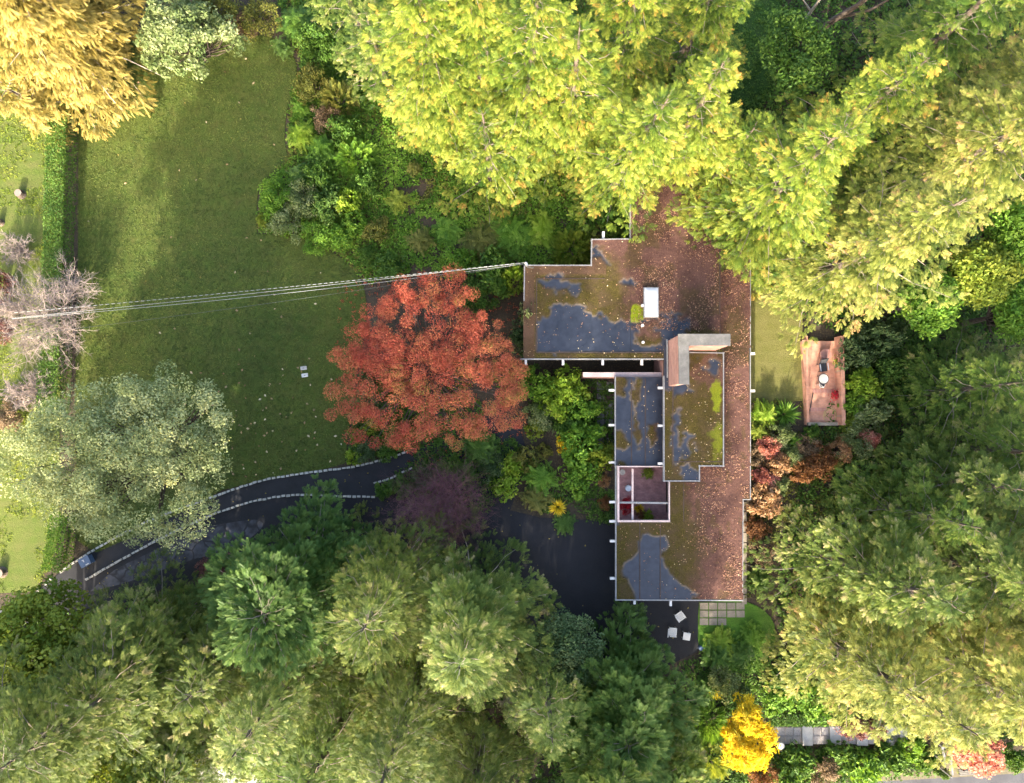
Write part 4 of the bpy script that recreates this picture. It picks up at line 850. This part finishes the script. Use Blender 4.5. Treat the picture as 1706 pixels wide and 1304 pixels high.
# south-east mass
CT("conifer", 1372, 920, 15, 5.0, 'cedar_olive', "conifer with shaded upper side next to the orange shrubs east of the house", 31)
CT("conifer", 1356, 1050, 17, 5.0, 'cedar_pale', "sunlit pale conifer nearest the grass off the south end of the house", 32)
CT("conifer", 1500, 905, 17, 5.2, 'cedar_olive', "olive conifer in the middle of the lower right group below the dark shaded trees", 33)
CT("conifer", 1480, 1040, 19, 5.4, 'cedar_pale', "tall pale sunlit conifer in the centre of the lower right group", 34)
CT("conifer", 1600, 1000, 18, 5.2, 'cedar_pale', "pale sunlit conifer at the right edge of the lower right group", 35)
CT("conifer", 1625, 880, 16, 4.8, 'cedar_olive', "olive conifer at the right edge between the dark shaded trees and the pale ones", 36)
CT("conifer", 1560, 1085, 15, 4.4, 'cedar_pale', "pale sunlit conifer directly above the garden arch and pink maple", 37)
# south, by the drive
CT("conifer", 540, 950, 12, 5.7, 'emerald', "dense emerald-green conifer bordering the lower side of the driveway", 41, tmpl=TUFT, fl=.42, dens=1.9, prof=.36, rise=.5, lift=.2)
CT("conifer", 672, 948, 14, 5.2, 'cedar_dark', "dark conifer with pale upper tips behind the emerald one at the driveway", 42, tmpl=FIR, dens=1.3, prof=.55)
CT("conifer", 792, 985, 16, 5.2, 'cedar_olive', tw='twig_pale', fl=.54, label= "olive conifer with pale radiating branches leaning over the asphalt court", seed=43, droop=.22)
CT("conifer", 530, 1080, 16, 4.8, 'cedar_olive', "pale-tipped olive conifer between the dark cedar and the radiating conifer", 44)
CT("conifer", 700, 1130, 16, 4.6, 'cedar_dark', "dark conifer at the bottom edge below the radiating conifer", 45)
CT("conifer", 590, 1170, 16, 4.4, 'cedar_green', "green conifer at the bottom edge right of the white paving gap", 46)
# south-west
CT("conifer", 330, 1056, 19, 5.5, 'cedar_dark', "broad dark green cedar below the cracked driveway", 51, prof=.42, dens=1.5)
CT("conifer", 208, 1150, 21, 5.7, 'cedar_dark', "broad dark cedar left of and below the one by the cracked driveway", 52, prof=.42, dens=1.5)
CT("conifer", 415, 1160, 13, 4.6, 'cedar_olive', "olive cedar between the dark broad cedars and the pale-tipped conifer", 53, prof=.5, dens=1.2)
CT("conifer", 455, 1045, 13, 4.6, 'cedar_dark', "dark green conifer filling the gap between the broad cedar and the emerald one", 47, prof=.5, dens=1.3)
# south-centre, rounded
CT("conifer", 1012, 1136, 9.5, 4.5, 'emerald', "bright green conifer with rounded tufts beside the patio chairs", 61, tmpl=TUFT, fl=.5, prof=.42, dens=2.0, rise=.7, lift=.3, droop=.2)
CT("conifer", 1082, 1222, 8.5, 3.9, 'cedar_green', "rounded green conifer left of the golden-yellow tree", 62, tmpl=TUFT, fl=.5, prof=.5, dens=1.4, rise=.7, lift=.3, droop=.2)
CT("conifer", 985, 1195, 12, 4.2, 'cedar_green', "green conifer at the bottom edge between the pale bare tree and the rounded tufts", 63, tmpl=TUFT, fl=.5, prof=.55, dens=1.2, rise=.6)

CT("conifer", 905, 1095, 13, 3.6, 'cedar_olive', "olive conifer between the radiating conifer and the grey-green tree", 64)
CT("conifer", 800, 1230, 14, 4.0, 'cedar_dark', "dark conifer at the bottom edge beside the pale bare tree", 65)
CT("conifer", 740, 1490, 25, 5.0, 'cedar_olive', prof=.5, label= "unseen conifer added beyond the bottom edge to shade the house, left of its two neighbours", seed=66)  # this row is out of view, added to shade roofs and court
CT("conifer", 870, 1500, 26, 5.0, 'cedar_olive', prof=.5, label= "unseen conifer added beyond the bottom edge to shade the house, between its two neighbours", seed=67)
CT("conifer", 1000, 1490, 26, 5.0, 'cedar_olive', prof=.5, label= "unseen conifer added beyond the bottom edge to shade the house, right of its two neighbours", seed=68)

CT("conifer", 935, 1550, 26, 4.6, 'cedar_olive', prof=.5, label="unseen conifer added beyond the bottom edge to shade the house, farthest back", seed=69)  # unseen too, added to close a gap in the row's shade

# ------------------------------------------------------------------ broadleaved trees
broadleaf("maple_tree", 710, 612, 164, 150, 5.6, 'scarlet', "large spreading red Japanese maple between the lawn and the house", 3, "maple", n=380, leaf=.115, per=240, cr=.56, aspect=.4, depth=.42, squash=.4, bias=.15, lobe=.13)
broadleaf("birch_tree", 215, 760, 188, 138, 11, 'birch', "large silvery light green tree at the lower left corner of the lawn", 5, n=300, leaf=.16, per=190, cr=.8, depth=.55)
CT("golden_tree", 168, 104, 12, 6.4, 'gold', "golden-yellow weeping tree in the top left corner", 71, "tree", WEEP, .5, .45, 1.8, .25, .55, .12, 'twig_pale', None, .5)
CT("golden_tree", 95, 200, 6, 3.0, 'gold', "low golden weeping bough-tree above the top of the left hedge", 72, "tree", WEEP, .5, .5, 1.2, .25, .5, .12, 'twig_pale', None, .5)
CT("golden_tree", 60, -20, 14, 5.5, 'gold', "golden weeping tree cut by the top edge behind the larger golden one", 73, "tree", WEEP, .5, .5, 1.0, .25, .5, .12, 'twig_pale', None, .5)
broadleaf("pale_tree", 312, 62, 88, 66, 5.0, depth=.85, mat='pale', label="pale green leafy tree beside the golden tree at the top of the lawn", seed=8, n=110, leaf=.24, per=90, cr=.6)
broadleaf("yellow_tree", 1247, 1224, 43, 60, 4.6, 'yellow', "small brilliant golden-yellow tree at the foot of the stone steps", 9, n=90, leaf=.42, per=55, cr=.45, aspect=.2, depth=.6)
broadleaf("maple_tree", 1437, 1212, 40, 24, 2.6, 'maroon', "small dark red maple hanging over the stone steps", 10, "maple", n=34, leaf=.13, per=80, cr=.4, squash=.4)
broadleaf("maple_tree", 1628, 1258, 52, 30, 3.0, 'pink', "salmon-pink maple beside the garden arch and bench", 11, "maple", n=60, leaf=.2, per=70, cr=.42, squash=.45)
broadleaf("leafy_tree", 1545, 500, 50, 55, 7, 'green', "bright green leafy tree between the pale conifers and the dark shaded ones", 12, n=70, leaf=.26, per=110, cr=.8)
broadleaf("leafy_tree", 1630, 455, 60, 55, 8, 'yellowgreen', "yellow-green leafy tree at the right, below the pale conifers", 13, n=80, leaf=.26, per=110, cr=.85)
broadleaf("leafy_tree", 1690, 390, 50, 60, 8, 'green', "green leafy tree cut by the right edge below the pale conifers", 14, n=60, leaf=.26, per=110, cr=.85)
broadleaf("leafy_tree", 1690, 520, 45, 50, 7, 'green', "green leafy tree at the right edge above the dark shaded conifers", 15, n=60, leaf=.26, per=110, cr=.85)
broadleaf("leafy_tree", 70, 1085, 120, 105, 10, 'yellowgreen', "yellow-green open leafy tree in the lower left, over the grey street", 16, depth=.85, n=190, leaf=.30, per=100, cr=.85, tw='twig_pale')
broadleaf("leafy_tree", 40, 1260, 120, 90, 11, 'yellowgreen', "sunlit yellow-green leafy tree in the bottom left corner", 17, depth=.85, n=190, leaf=.28, per=110, cr=.9, tw='twig_pale')
broadleaf("leafy_tree", 232, 1288, 105, 60, 13, 'yellowgreen', "sunlit yellow-green leafy tree at the bottom edge beside the white paving gap", 18, n=100, leaf=.26, per=110, cr=.85, tw='twig_pale')
broadleaf("leafy_tree", 948, 1078, 58, 66, 7, 'blue', "grey-green small-leaved tree between the radiating conifer and the rounded tufts", 19, n=80, leaf=.16, per=150, cr=.7)
broadleaf("leafy_tree", 1325, 85, 60, 80, 5, 'dark', "dark green leafy tree right of the dark back lawn", 20, n=60, leaf=.25, per=100, cr=.8)
bare("bare_tree", 20, 510, 118, 8, "bare white-twigged tree at the left edge where the overhead cables pass", 21, n0=12, levels=5, kids_n=5, thin=.4, up=.45)
bare("bare_tree", 4, 645, 62, 6.5, "smaller bare white-twigged tree at the left edge beside the silvery tree", 22, n0=10, levels=5, thin=.6)
bare("bare_tree", -12, 400, 46, 5, "bare pale-twigged sapling at the left edge above the cable crossing", 23, n0=9, levels=5, thin=.6)
bare("bare_tree", 888, 1255, 80, 13, "pale bare twiggy tree at the bottom edge between the conifers", 24, 'twig_pale', n0=12, levels=5, kids_n=4, leafm='birch')
bare("bare_tree", 690, 1050, 50, 12, "leafless grey sapling poking through the radiating conifer", 25, 'twig_pale', n0=5, levels=4, kids_n=3)
bare("smoke_bush", 740, 842, 118, 3.0, "wide purple twiggy bush between the path and the asphalt court", 26, 'twig_purple', "shrub", n0=52, levels=5, kids_n=4, thin=.42, up=.75)
t = empty("leaning_trunk", W(1350, 62, .2), "thick dark leaning bare trunk at the top right", "tree")
b = Buf(); b.tube([W(1355,58,.3), W(1390,32,2.2), W(1430,8,4.5), W(1470,-25,7)], [.26,.22,.17,.1], 8); b.tube([W(1392,31,2.3), W(1450,16,4.6), W(1490,-6,6.5)], [.14,.1,.05], 6); o = b.build("trunk", M['bark'], t, True); o.location = -t.location
t = empty("leaning_trunk", W(1320, 55, .2), "thinner grey leaning bare trunk left of the thick dark one", "tree")
b = Buf(); b.tube([W(1322,54,.3), W(1345,28,2), W(1365,0,4.2), W(1372,-30,6)], [.15,.12,.09,.05], 7); b.tube([W(1352,20,2.6), W(1335,-5,4.5)], [.07,.03], 5); o = b.build("trunk", M['twig_pale'], t, True); o.location = -t.location
hedge([(117,170),(112,300),(108,430),(105,560),(100,690)], 1.35, 1.5, 'dark', "long dark green hedge between the side lawn and the large lawn", 3)
hedge([(118,850),(112,900),(105,945)], 1.2, 1.4, 'green', "short green hedge stub beside the stone kerb and blue bin", 4)
hedge([(1275,1193),(1340,1192),(1412,1192)], .8, .8, 'dark', "low clipped dark hedge along the upper side of the stone steps", 5, dens=500)

# ------------------------------------------------------------------ shrubs
S = shrub
# lawn's upper bed
S(432,28,34,2.2,'small','olive',"greyish olive shrub at the very top end of the lawn")
S(492,35,40,2.6,'fern','dark',"dark green feathery shrub at the top edge right of the lawn's end")
S(468,76,22,1.6,'fern','emerald',"emerald feathery shrub on the rounded top corner of the lawn")
S(530,75,36,3.0,'small','dark',"dark rounded shrub between the lawn's top corner and the shaded conifers")
S(522,140,32,2.4,'small','olive',"olive small-leaved shrub on the right side of the lawn's narrow end")
S(560,160,30,2.8,'tuft','olive',"olive tufted shrub between the lawn bed and the shaded conifer")
S(500,180,18,1.4,'fern','green',"green fern clump at the lawn's right edge above the lime shrubs")
S(500,222,30,2.2,'fern','lime',"bright lime feathery shrub bulging over the lawn's right edge")
S(535,248,32,2.3,'fern','green',"bright green feathery shrub behind the lime one at the lawn's edge")
S(545,195,24,1.8,'small','brown',"tan withered shrub amid the green bed right of the lawn")
S(575,215,26,2.0,'mid','dark',"dark leafy shrub right of the tan withered one")
S(590,258,34,2.2,'tuft','green',"green tufted shrub below the shaded conifers")
S(500,292,26,1.8,'fern','emerald',"emerald fern-like shrub left of the mixed bed's centre")
S(462,330,32,2.0,'small','green',"rounded glossy green bush where the bed juts into the lawn")
S(502,330,30,1.9,'small','pale',"silvery variegated bush in the bed that juts into the lawn")
S(478,372,30,1.7,'small','pale',"pale yellowish-green bush at the bed's lower corner on the lawn")
S(440,368,13,.9,'small','yellowgreen',"tiny yellowish plant at the tip of the bed on the lawn")
S(530,285,30,2.0,'mid','dark',"dark green leafy bush above the silvery variegated one")
S(545,340,30,2.1,'mid','emerald',"emerald leafy bush right of the silvery variegated one")
S(580,335,22,1.7,'big','lime',"lime large-leaved bush in the middle of the upper bed")
S(527,392,30,1.6,'small','green',"green bush along the lower edge of the upper bed")
S(566,392,24,1.4,'mid','green',"mid-green leafy bush on the bed edge beside the lawn curve")
S(612,300,26,1.7,'mid','dark',"dark leafy bush at the brown mulch clearing")
S(662,332,26,1.5,'fern','yellowgreen',"yellow-green star-shaped fern on the brown mulch")
S(690,280,16,1.2,'fern','olive',"small olive fern beneath the sunlit conifer's left edge")
S(590,372,22,1.3,'big','green',"large-leaved green plant near the lawn curve's mulch edge")
S(628,382,22,1.3,'mid','olive',"olive leafy plant on the mulch above the lawn curve")
S(610,425,18,1.0,'small','dark',"small dark plant beside the lawn's curved mulch edge")
S(650,440,26,1.4,'mid','dark',"dark green plant just above the overhead cables by the red maple")
S(700,400,28,1.2,'fern','olive',"olive fern in the bed north of the red maple")
S(745,385,32,1.1,'fern','green',"green fern patch in the bed north of the red maple")
S(800,400,40,1.2,'fern','olive',"wide olive fern patch above the house's west roof corner")
S(855,385,46,1.3,'fern','green',"wide bright green fern spread below the shaded lower limbs")
S(905,380,36,1.4,'fern','lime',"lime fern spread left of the round shrub at the north wall")
S(766,438,28,1.6,'mid','green',"green leafy shrub right above the red maple's crown")
S(955,410,32,2.8,'tuft','yellowgreen',"round yellow-green shrub in the notch of the north wall")
S(820,455,38,2.6,'mid','dark',"dark green shrub under the cables beside the roof's west end")
S(800,495,34,2.4,'small','dark',"dark shrub between the red maple and the roof's west end")
S(856,462,22,3.6,'tuft','lime',"upright bright lime shrub just below the service mast")
S(882,523,19,4.1,'big','pale',"pale green leafy shrub overhanging the west roof edge")
S(868,562,26,3.2,'mid','blue',"grey-green shrub against the west end of the roof")
# bed between the red maple and the house
S(895,640,30,2.4,'mid','green',"green leafy shrub touching the red maple's right side below the roof")
S(945,645,34,2.5,'mid','lime',"bright lime leafy shrub below the dark window strip")
S(968,680,30,2.3,'mid','green',"green leafy shrub left of the paving slabs")
S(925,668,30,2.4,'mid','lime',"lime leafy shrub in the middle of the bed below the windows")
S(895,690,26,1.8,'small','pale',"pale cream-green shrub beside the red maple's lower right")
S(890,716,16,1.3,'big','yellowgreen',"small yellowish leafy plant at the edge of the dark soil path")
S(925,702,22,1.2,'spiky','blue',"spiky blue-green grass clump on the dark soil path")
S(955,712,26,1.7,'mid','dark',"dark leafy shrub above the big yellow-flecked bush")
S(975,745,42,2.6,'mid','green',"large green bush with yellow flecks left of the courtyard wall")
S(965,788,36,2.2,'mid','green',"green leafy bush under the large yellow-flecked one")
S(1000,760,24,2.9,'mid','yellowgreen',"yellow-green bush reaching over the west roof edge at the courtyard")
S(945,740,20,1.9,'small','yellow',"small yellow-leaved plant inside the big green bush")
S(850,780,22,1.6,'big','lime',"lime large-leaved shrub left of the soft green fern")
S(842,810,22,1.4,'big','lime',"lime large-leaved plant next to the purple bush")
S(905,752,14,1.0,'big','olive',"small olive plant on the dark soil path")
S(875,765,22,1.4,'big','olive',"olive leafy shrub on the near side of the soil path")
S(900,795,34,2.0,'fern','green',"soft green feathery shrub left of the big green bush")
S(895,830,32,1.6,'fern','olive',"olive feathery shrub on the asphalt court's upper edge")
S(930,846,17,1.1,'spiky','yellow',"yellow spiky fronds lying over the asphalt court's edge")
S(800,748,36,1.9,'fern','dark',"dark green feathery shrub below the red maple's lower edge")
S(820,775,24,1.6,'small','blue',"blue-green shrub between the red maple and the lime leaves")
S(765,775,30,1.7,'small','dark',"dark shrub right of the path where it meets the red maple")
S(705,800,22,1.4,'small','blue',"grey-green shrub on the short kerb left of the purple bush")
S(668,812,20,1.2,'mid','emerald',"emerald shrub at the tip of the planting between path and drive")
S(640,815,16,1.0,'mid','dark',"dark plant at the end of the white kerb before the purple bush")
S(1006,800,12,.9,'small','orange',"small orange plant by the courtyard's outer wall")
S(1006,838,12,.9,'small','rust',"small rusty plant between the big bush and the court's corner")
S(1012,862,11,1.0,'big','emerald',"small emerald plant at the wall where the court begins")
S(940,880-8,24,.6,'fern','dark',"low dark plant trailing onto the asphalt court")
# courtyard
S(1041,842,14,1.3,'small','crimson',"crimson flowering bush under the white courtyard beams")
S(1066,848,10,1.2,'spiky','yellow',"yellow spiky plant in the courtyard's lower bay")
S(1068,858,9,1.0,'small','rust',"rusty-leaved plant in the courtyard's lower bay")
S(1079,860,11,1.1,'big','lime',"lime large-leaved plant in the courtyard's lower bay")
S(1081,789,12,1.2,'fern','yellowgreen',"yellow-green fern at the courtyard's upper wall")
# bed between the lawn and the path
S(612,632,20,1.5,'small','blue',"blue-green bush right under the red maple's left boughs")
S(640,648,20,1.4,'mid','dark',"dark green leafy bush below the red maple's left boughs")
S(604,662,18,1.3,'small','pale',"silvery grey-green plant at the lawn edge of the triangular bed")
S(628,676,22,1.5,'mid','blue',"bluish leafy bush in the middle of the triangular bed")
S(656,690,24,1.5,'mid','dark',"dark leafy bush beneath the red maple's lower left boughs")
S(598,696,15,1.2,'mid','emerald',"emerald plant on the lawn edge of the triangular bed")
S(616,712,15,1.2,'big','yellowgreen',"yellowish large-leaved plant in the triangular bed")
S(594,728,15,1.1,'mid','green',"green plant low on the lawn side of the triangular bed")
S(640,730,26,1.3,'spiky','dark',"dark spiky clump near the path in the triangular bed")
S(668,728,22,1.4,'mid','dark',"dark bush by the path under the maple's lowest boughs")
S(610,752,20,1.1,'small','blue',"blue-grey plant just above the white kerb")
S(588,762,13,.9,'big','lime',"lime plant in the kerb corner of the triangular bed")
S(645,756,16,.9,'mid','dark',"dark low plant along the white kerb")
# east of the house
S(1275,688,28,1.5,'fern','lime',"lime fern clump below the small east lawn")
S(1312,690,28,1.6,'spiky','green',"green strappy-leaved clump left of the terrace's lower corner")
S(1265,720,20,1.2,'fern','yellowgreen',"yellow-green fern along the east roof edge")
S(1300,725,22,1.5,'small','pale',"pale green twiggy shrub below the strappy clump")
S(1282,745,20,1.5,'small','pink',"pinkish shrub with bare twigs by the east roof edge")
S(1298,775,20,1.6,'mid','orange',"orange shrub in the middle of the east bed")
S(1262,760,18,1.1,'small','brown',"brown dry shrub at the east roof edge")
S(1275,800,22,1.4,'small','pink',"salmon shrub above the peach-coloured one at the roof's notch")
S(1272,832,30,1.7,'mid','orange',"peach-orange shrub beside the notch of the east roof edge")
S(1318,760,20,1.5,'small','pale',"grey-green shrub between the orange shrubs and the rust-red one")
S(1345,745,22,1.5,'small','brown',"brownish shrub right under the terrace's lower wall")
S(1335,785,20,1.8,'mid','rust',"dark rust-red shrub at the lower edge of the east bed")
S(1368,770,27,2.2,'mid','rust',"rust-red spreading shrub below the terrace's right corner")
S(1400,748,22,2.0,'small','orange',"yellow-orange shrub right of the rust-red spreading one")
S(1352,722,15,1.2,'mid','dark',"dark shrub touching the terrace's lower wall")
S(1425,735,30,2.4,'small','pale',"pale pinkish-green shrub right of the rust-red shrubs")
S(1448,730,18,2.0,'small','pink',"pinkish-brown shrub next to the dark shaded conifer")
S(1428,590,30,2.6,'mid','blue',"blue-green shrub at the terrace's upper right wall")
S(1470,560,34,3.2,'mid','blue',"teal shaded shrub below the pale conifers' lower limbs")
S(1440,640,28,2.4,'mid','lime',"lime leafy shrub outside the terrace's right wall")
S(1420,670,20,1.9,'mid','green',"green leafy shrub low against the terrace's right wall")
S(1450,685,30,2.4,'mid','pale',"pale green leafy shrub between the terrace and the dark conifers")
S(1418,705,18,1.7,'mid','yellowgreen',"yellow-green shrub off the terrace's lower right corner")
S(1480,610,30,3.0,'mid','emerald',"emerald leafy shrub at the left foot of the dark conifers")
S(1262,880,20,.8,'mid','rust',"low rusty shrub beside the narrow paver strip")
S(1270,920,24,1.2,'small','brown',"low brown shrub between the paver strip and the conifers")
S(1265,970,26,1.3,'fern','dark',"dark fern at the lower end of the paver strip")
S(1322,735,18,1.4,'fern','green',"green fern between the pinkish shrub and the terrace's lower wall")
S(1295,808,18,1.3,'mid','pale',"pale green shrub between the salmon shrub and the lower right conifers")
S(1390,775,18,1.8,'fern','olive',"olive feathery shrub right below the yellow-orange shrub")
S(360,20,40,3.2,'small','olive',"olive-grey shrub at the top edge between the pale tree and the lawn's end")
S(405,40,24,1.8,'small','brown',"brown twiggy shrub at the top end of the lawn beside the pale tree")
S(1186,1212,30,2.2,'tuft','green',"green tufted shrub squeezed between the rounded conifers and the golden-yellow tree")
S(1190,1272,28,2.0,'tuft','yellowgreen',"yellow-green tufted shrub at the bottom edge left of the golden-yellow tree")
S(1182,1150,22,1.8,'fern','dark',"dark ferny shrub left of the white-speckled shrub")
# south end
S(1202,1072,30,.9,'fern','lime',"bright green ferny mound below the tan paver grid")
S(1254,1062,28,1.0,'fern','green',"green ferny mound right of the tan paver grid")
S(1195,1095,30,1.7,'fern','dark',"dark ferny shrub beside the watering can")
S(1240,1090,28,1.6,'fern','dark',"dark ferny shrub above the low board fence")
S(1203,1136,26,2.4,'small','pale',"white-speckled grey-green shrub above the golden-yellow tree")
S(1232,1150,16,1.8,'small','blue',"bluish shrub between the white-speckled one and the golden tree")
S(1310,1125,40,1.2,'mid','dark',"dark shrub above the clipped hedge")
S(1300,1160,32,1.2,'mid','green',"green shrub just above the left end of the clipped hedge")
S(1360,1168,34,1.2,'mid','green',"green shrub just above the right half of the clipped hedge")
S(1195,1160,12,3.5,'spiky','yellow',"stray golden sprig left of the golden-yellow tree's top")
S(1332,1268,28,1.5,'big','dark',"dark large-leaved shrub below the first stone step")
S(1372,1282,28,1.5,'small','brown',"brown and pinkish shrub below the second stone step")
S(1402,1262,26,1.5,'big','dark',"dark large-leaved shrub under the middle of the steps")
S(1440,1276,30,1.6,'big','green',"green large-leaved shrub at the bottom edge under the red maple")
S(1480,1262,28,1.6,'big','dark',"dark large-leaved shrub right of the green one below the steps")
S(1515,1245,24,1.5,'big','green',"green large-leaved shrub at the upper end of the steps")
S(1540,1262,18,1.4,'big','dark',"dark large-leaved shrub just left of the garden arch")
S(1270,1292,26,1.5,'small','rust',"rust-brown shrub below the golden-yellow tree")
S(1310,1295,24,1.4,'big','dark',"dark shrub at the bottom edge right of the rust-brown one")
S(1572,1288,10,1.0,'big','emerald',"small round green bush at the foot of the garden arch")
S(1690,1262,20,1.6,'mid','dark',"dark green shrub right of the salmon-pink maple")
# west side
S(-6,480,28,2.0,'small','maroon',"dark maroon bush at the left edge under the bare white tree")
S(2,548,24,1.6,'small','maroon',"maroon shrub beneath the lower boughs of the bare white tree")
S(362,962,34,.9,'small','maroon',"low dark red shrub on the lower driveway edge")
S(12,690,30,1.2,'small','brown',"brown withered shrub at the left edge under the small bare tree")
# ------------------------------------------------------------------ ground cover
BED_N = [(440,-60),(500,100),(482,185),(480,265),(436,308),(430,385),(520,402),(565,420),(612,470),(700,450),(760,450),(870,470),(876,445),(984,441),(986,399),(1048,397),(1050,330),(1200,300),(1230,-60)]
cover("ground_cover", BED_N, 'green', 44, .20, .5, 1, keep=lambda px, py, x, y: fbm(x, y, 9, .25) > .28)
cover("ground_cover", BED_N, 'olive', 34, .18, .35, 2, keep=lambda px, py, x, y: fbm(x, y, 19, .3) > .42)
cover("ground_cover", [(690,600),(870,600),(1022,640),(1022,870),(860,860),(700,830),(610,810),(690,770)], 'dark', 40, .18, .35, 3, keep=lambda px, py, x, y: fbm(x, y, 29, .3) > .42)
cover("ground_cover", [(606,600),(690,600),(690,745),(580,770),(585,690)], 'dark', 40, .18, .4, 4)
cover("ground_cover", [(1252,668),(1345,668),(1345,708),(1400,712),(1420,560),(1500,560),(1490,800),(1300,900),(1245,1000),(1245,840)], 'olive', 26, .18, .35, 5, keep=lambda px, py, x, y: fbm(x, y, 39, .4) > .4)
cover("ground_cover", [(1165,1085),(1280,1100),(1420,1180),(1275,1185),(1230,1340),(1150,1340),(1150,1140)], 'dark', 40, .18, .5, 6)
cover("ground_cover", [(1250,1245),(1560,1245),(1560,1285),(1380,1310),(1200,1320)], 'dark', 40, .2, .6, 7)
cover("ground_cover", [(1295,-60),(1800,-60),(1800,420),(1500,700),(1400,560),(1250,470),(1210,330),(1200,190),(1290,150)], 'dark', 16, .24, .6, 8)
cover("ground_cover", [(1420,560),(1800,400),(1800,1250),(1420,1200),(1290,1040),(1300,900)], 'dark', 14, .24, .6, 9)
cover("ground_cover", [(-100,1050),(200,1010),(390,950),(640,1010),(820,1130),(1000,1140),(1160,1095),(1200,1340),(480,1340),(330,1250),(90,1115)], 'dark', 14, .24, .6, 10)
cover("grass", [(-100,-100),(118,-100),(115,100),(100,640),(90,940),(58,985),(-100,990)], 'yellowgreen', 30, .12, .05, 11, keep=lambda px, py, x, y: fbm(x, y, 59, .5) > .5, z=.05)
cover("grass", LAWN, 'turf', 55, .09, .04, 14, z=.06)
cover("fallen_leaves", [(560,470),(860,450),(890,720),(700,790),(560,640)], 'scarlet', 5, .12, .05, 15, z=.08)
cover("grass", [(1195,-60),(1300,-60),(1290,150),(1240,190),(1200,170)], 'dark', 40, .15, .2, 17)
cover("ivy", [(440,-60),(600,-60),(640,130),(600,270),(500,270),(500,100)], 'dark', 30, .2, .6, 12)
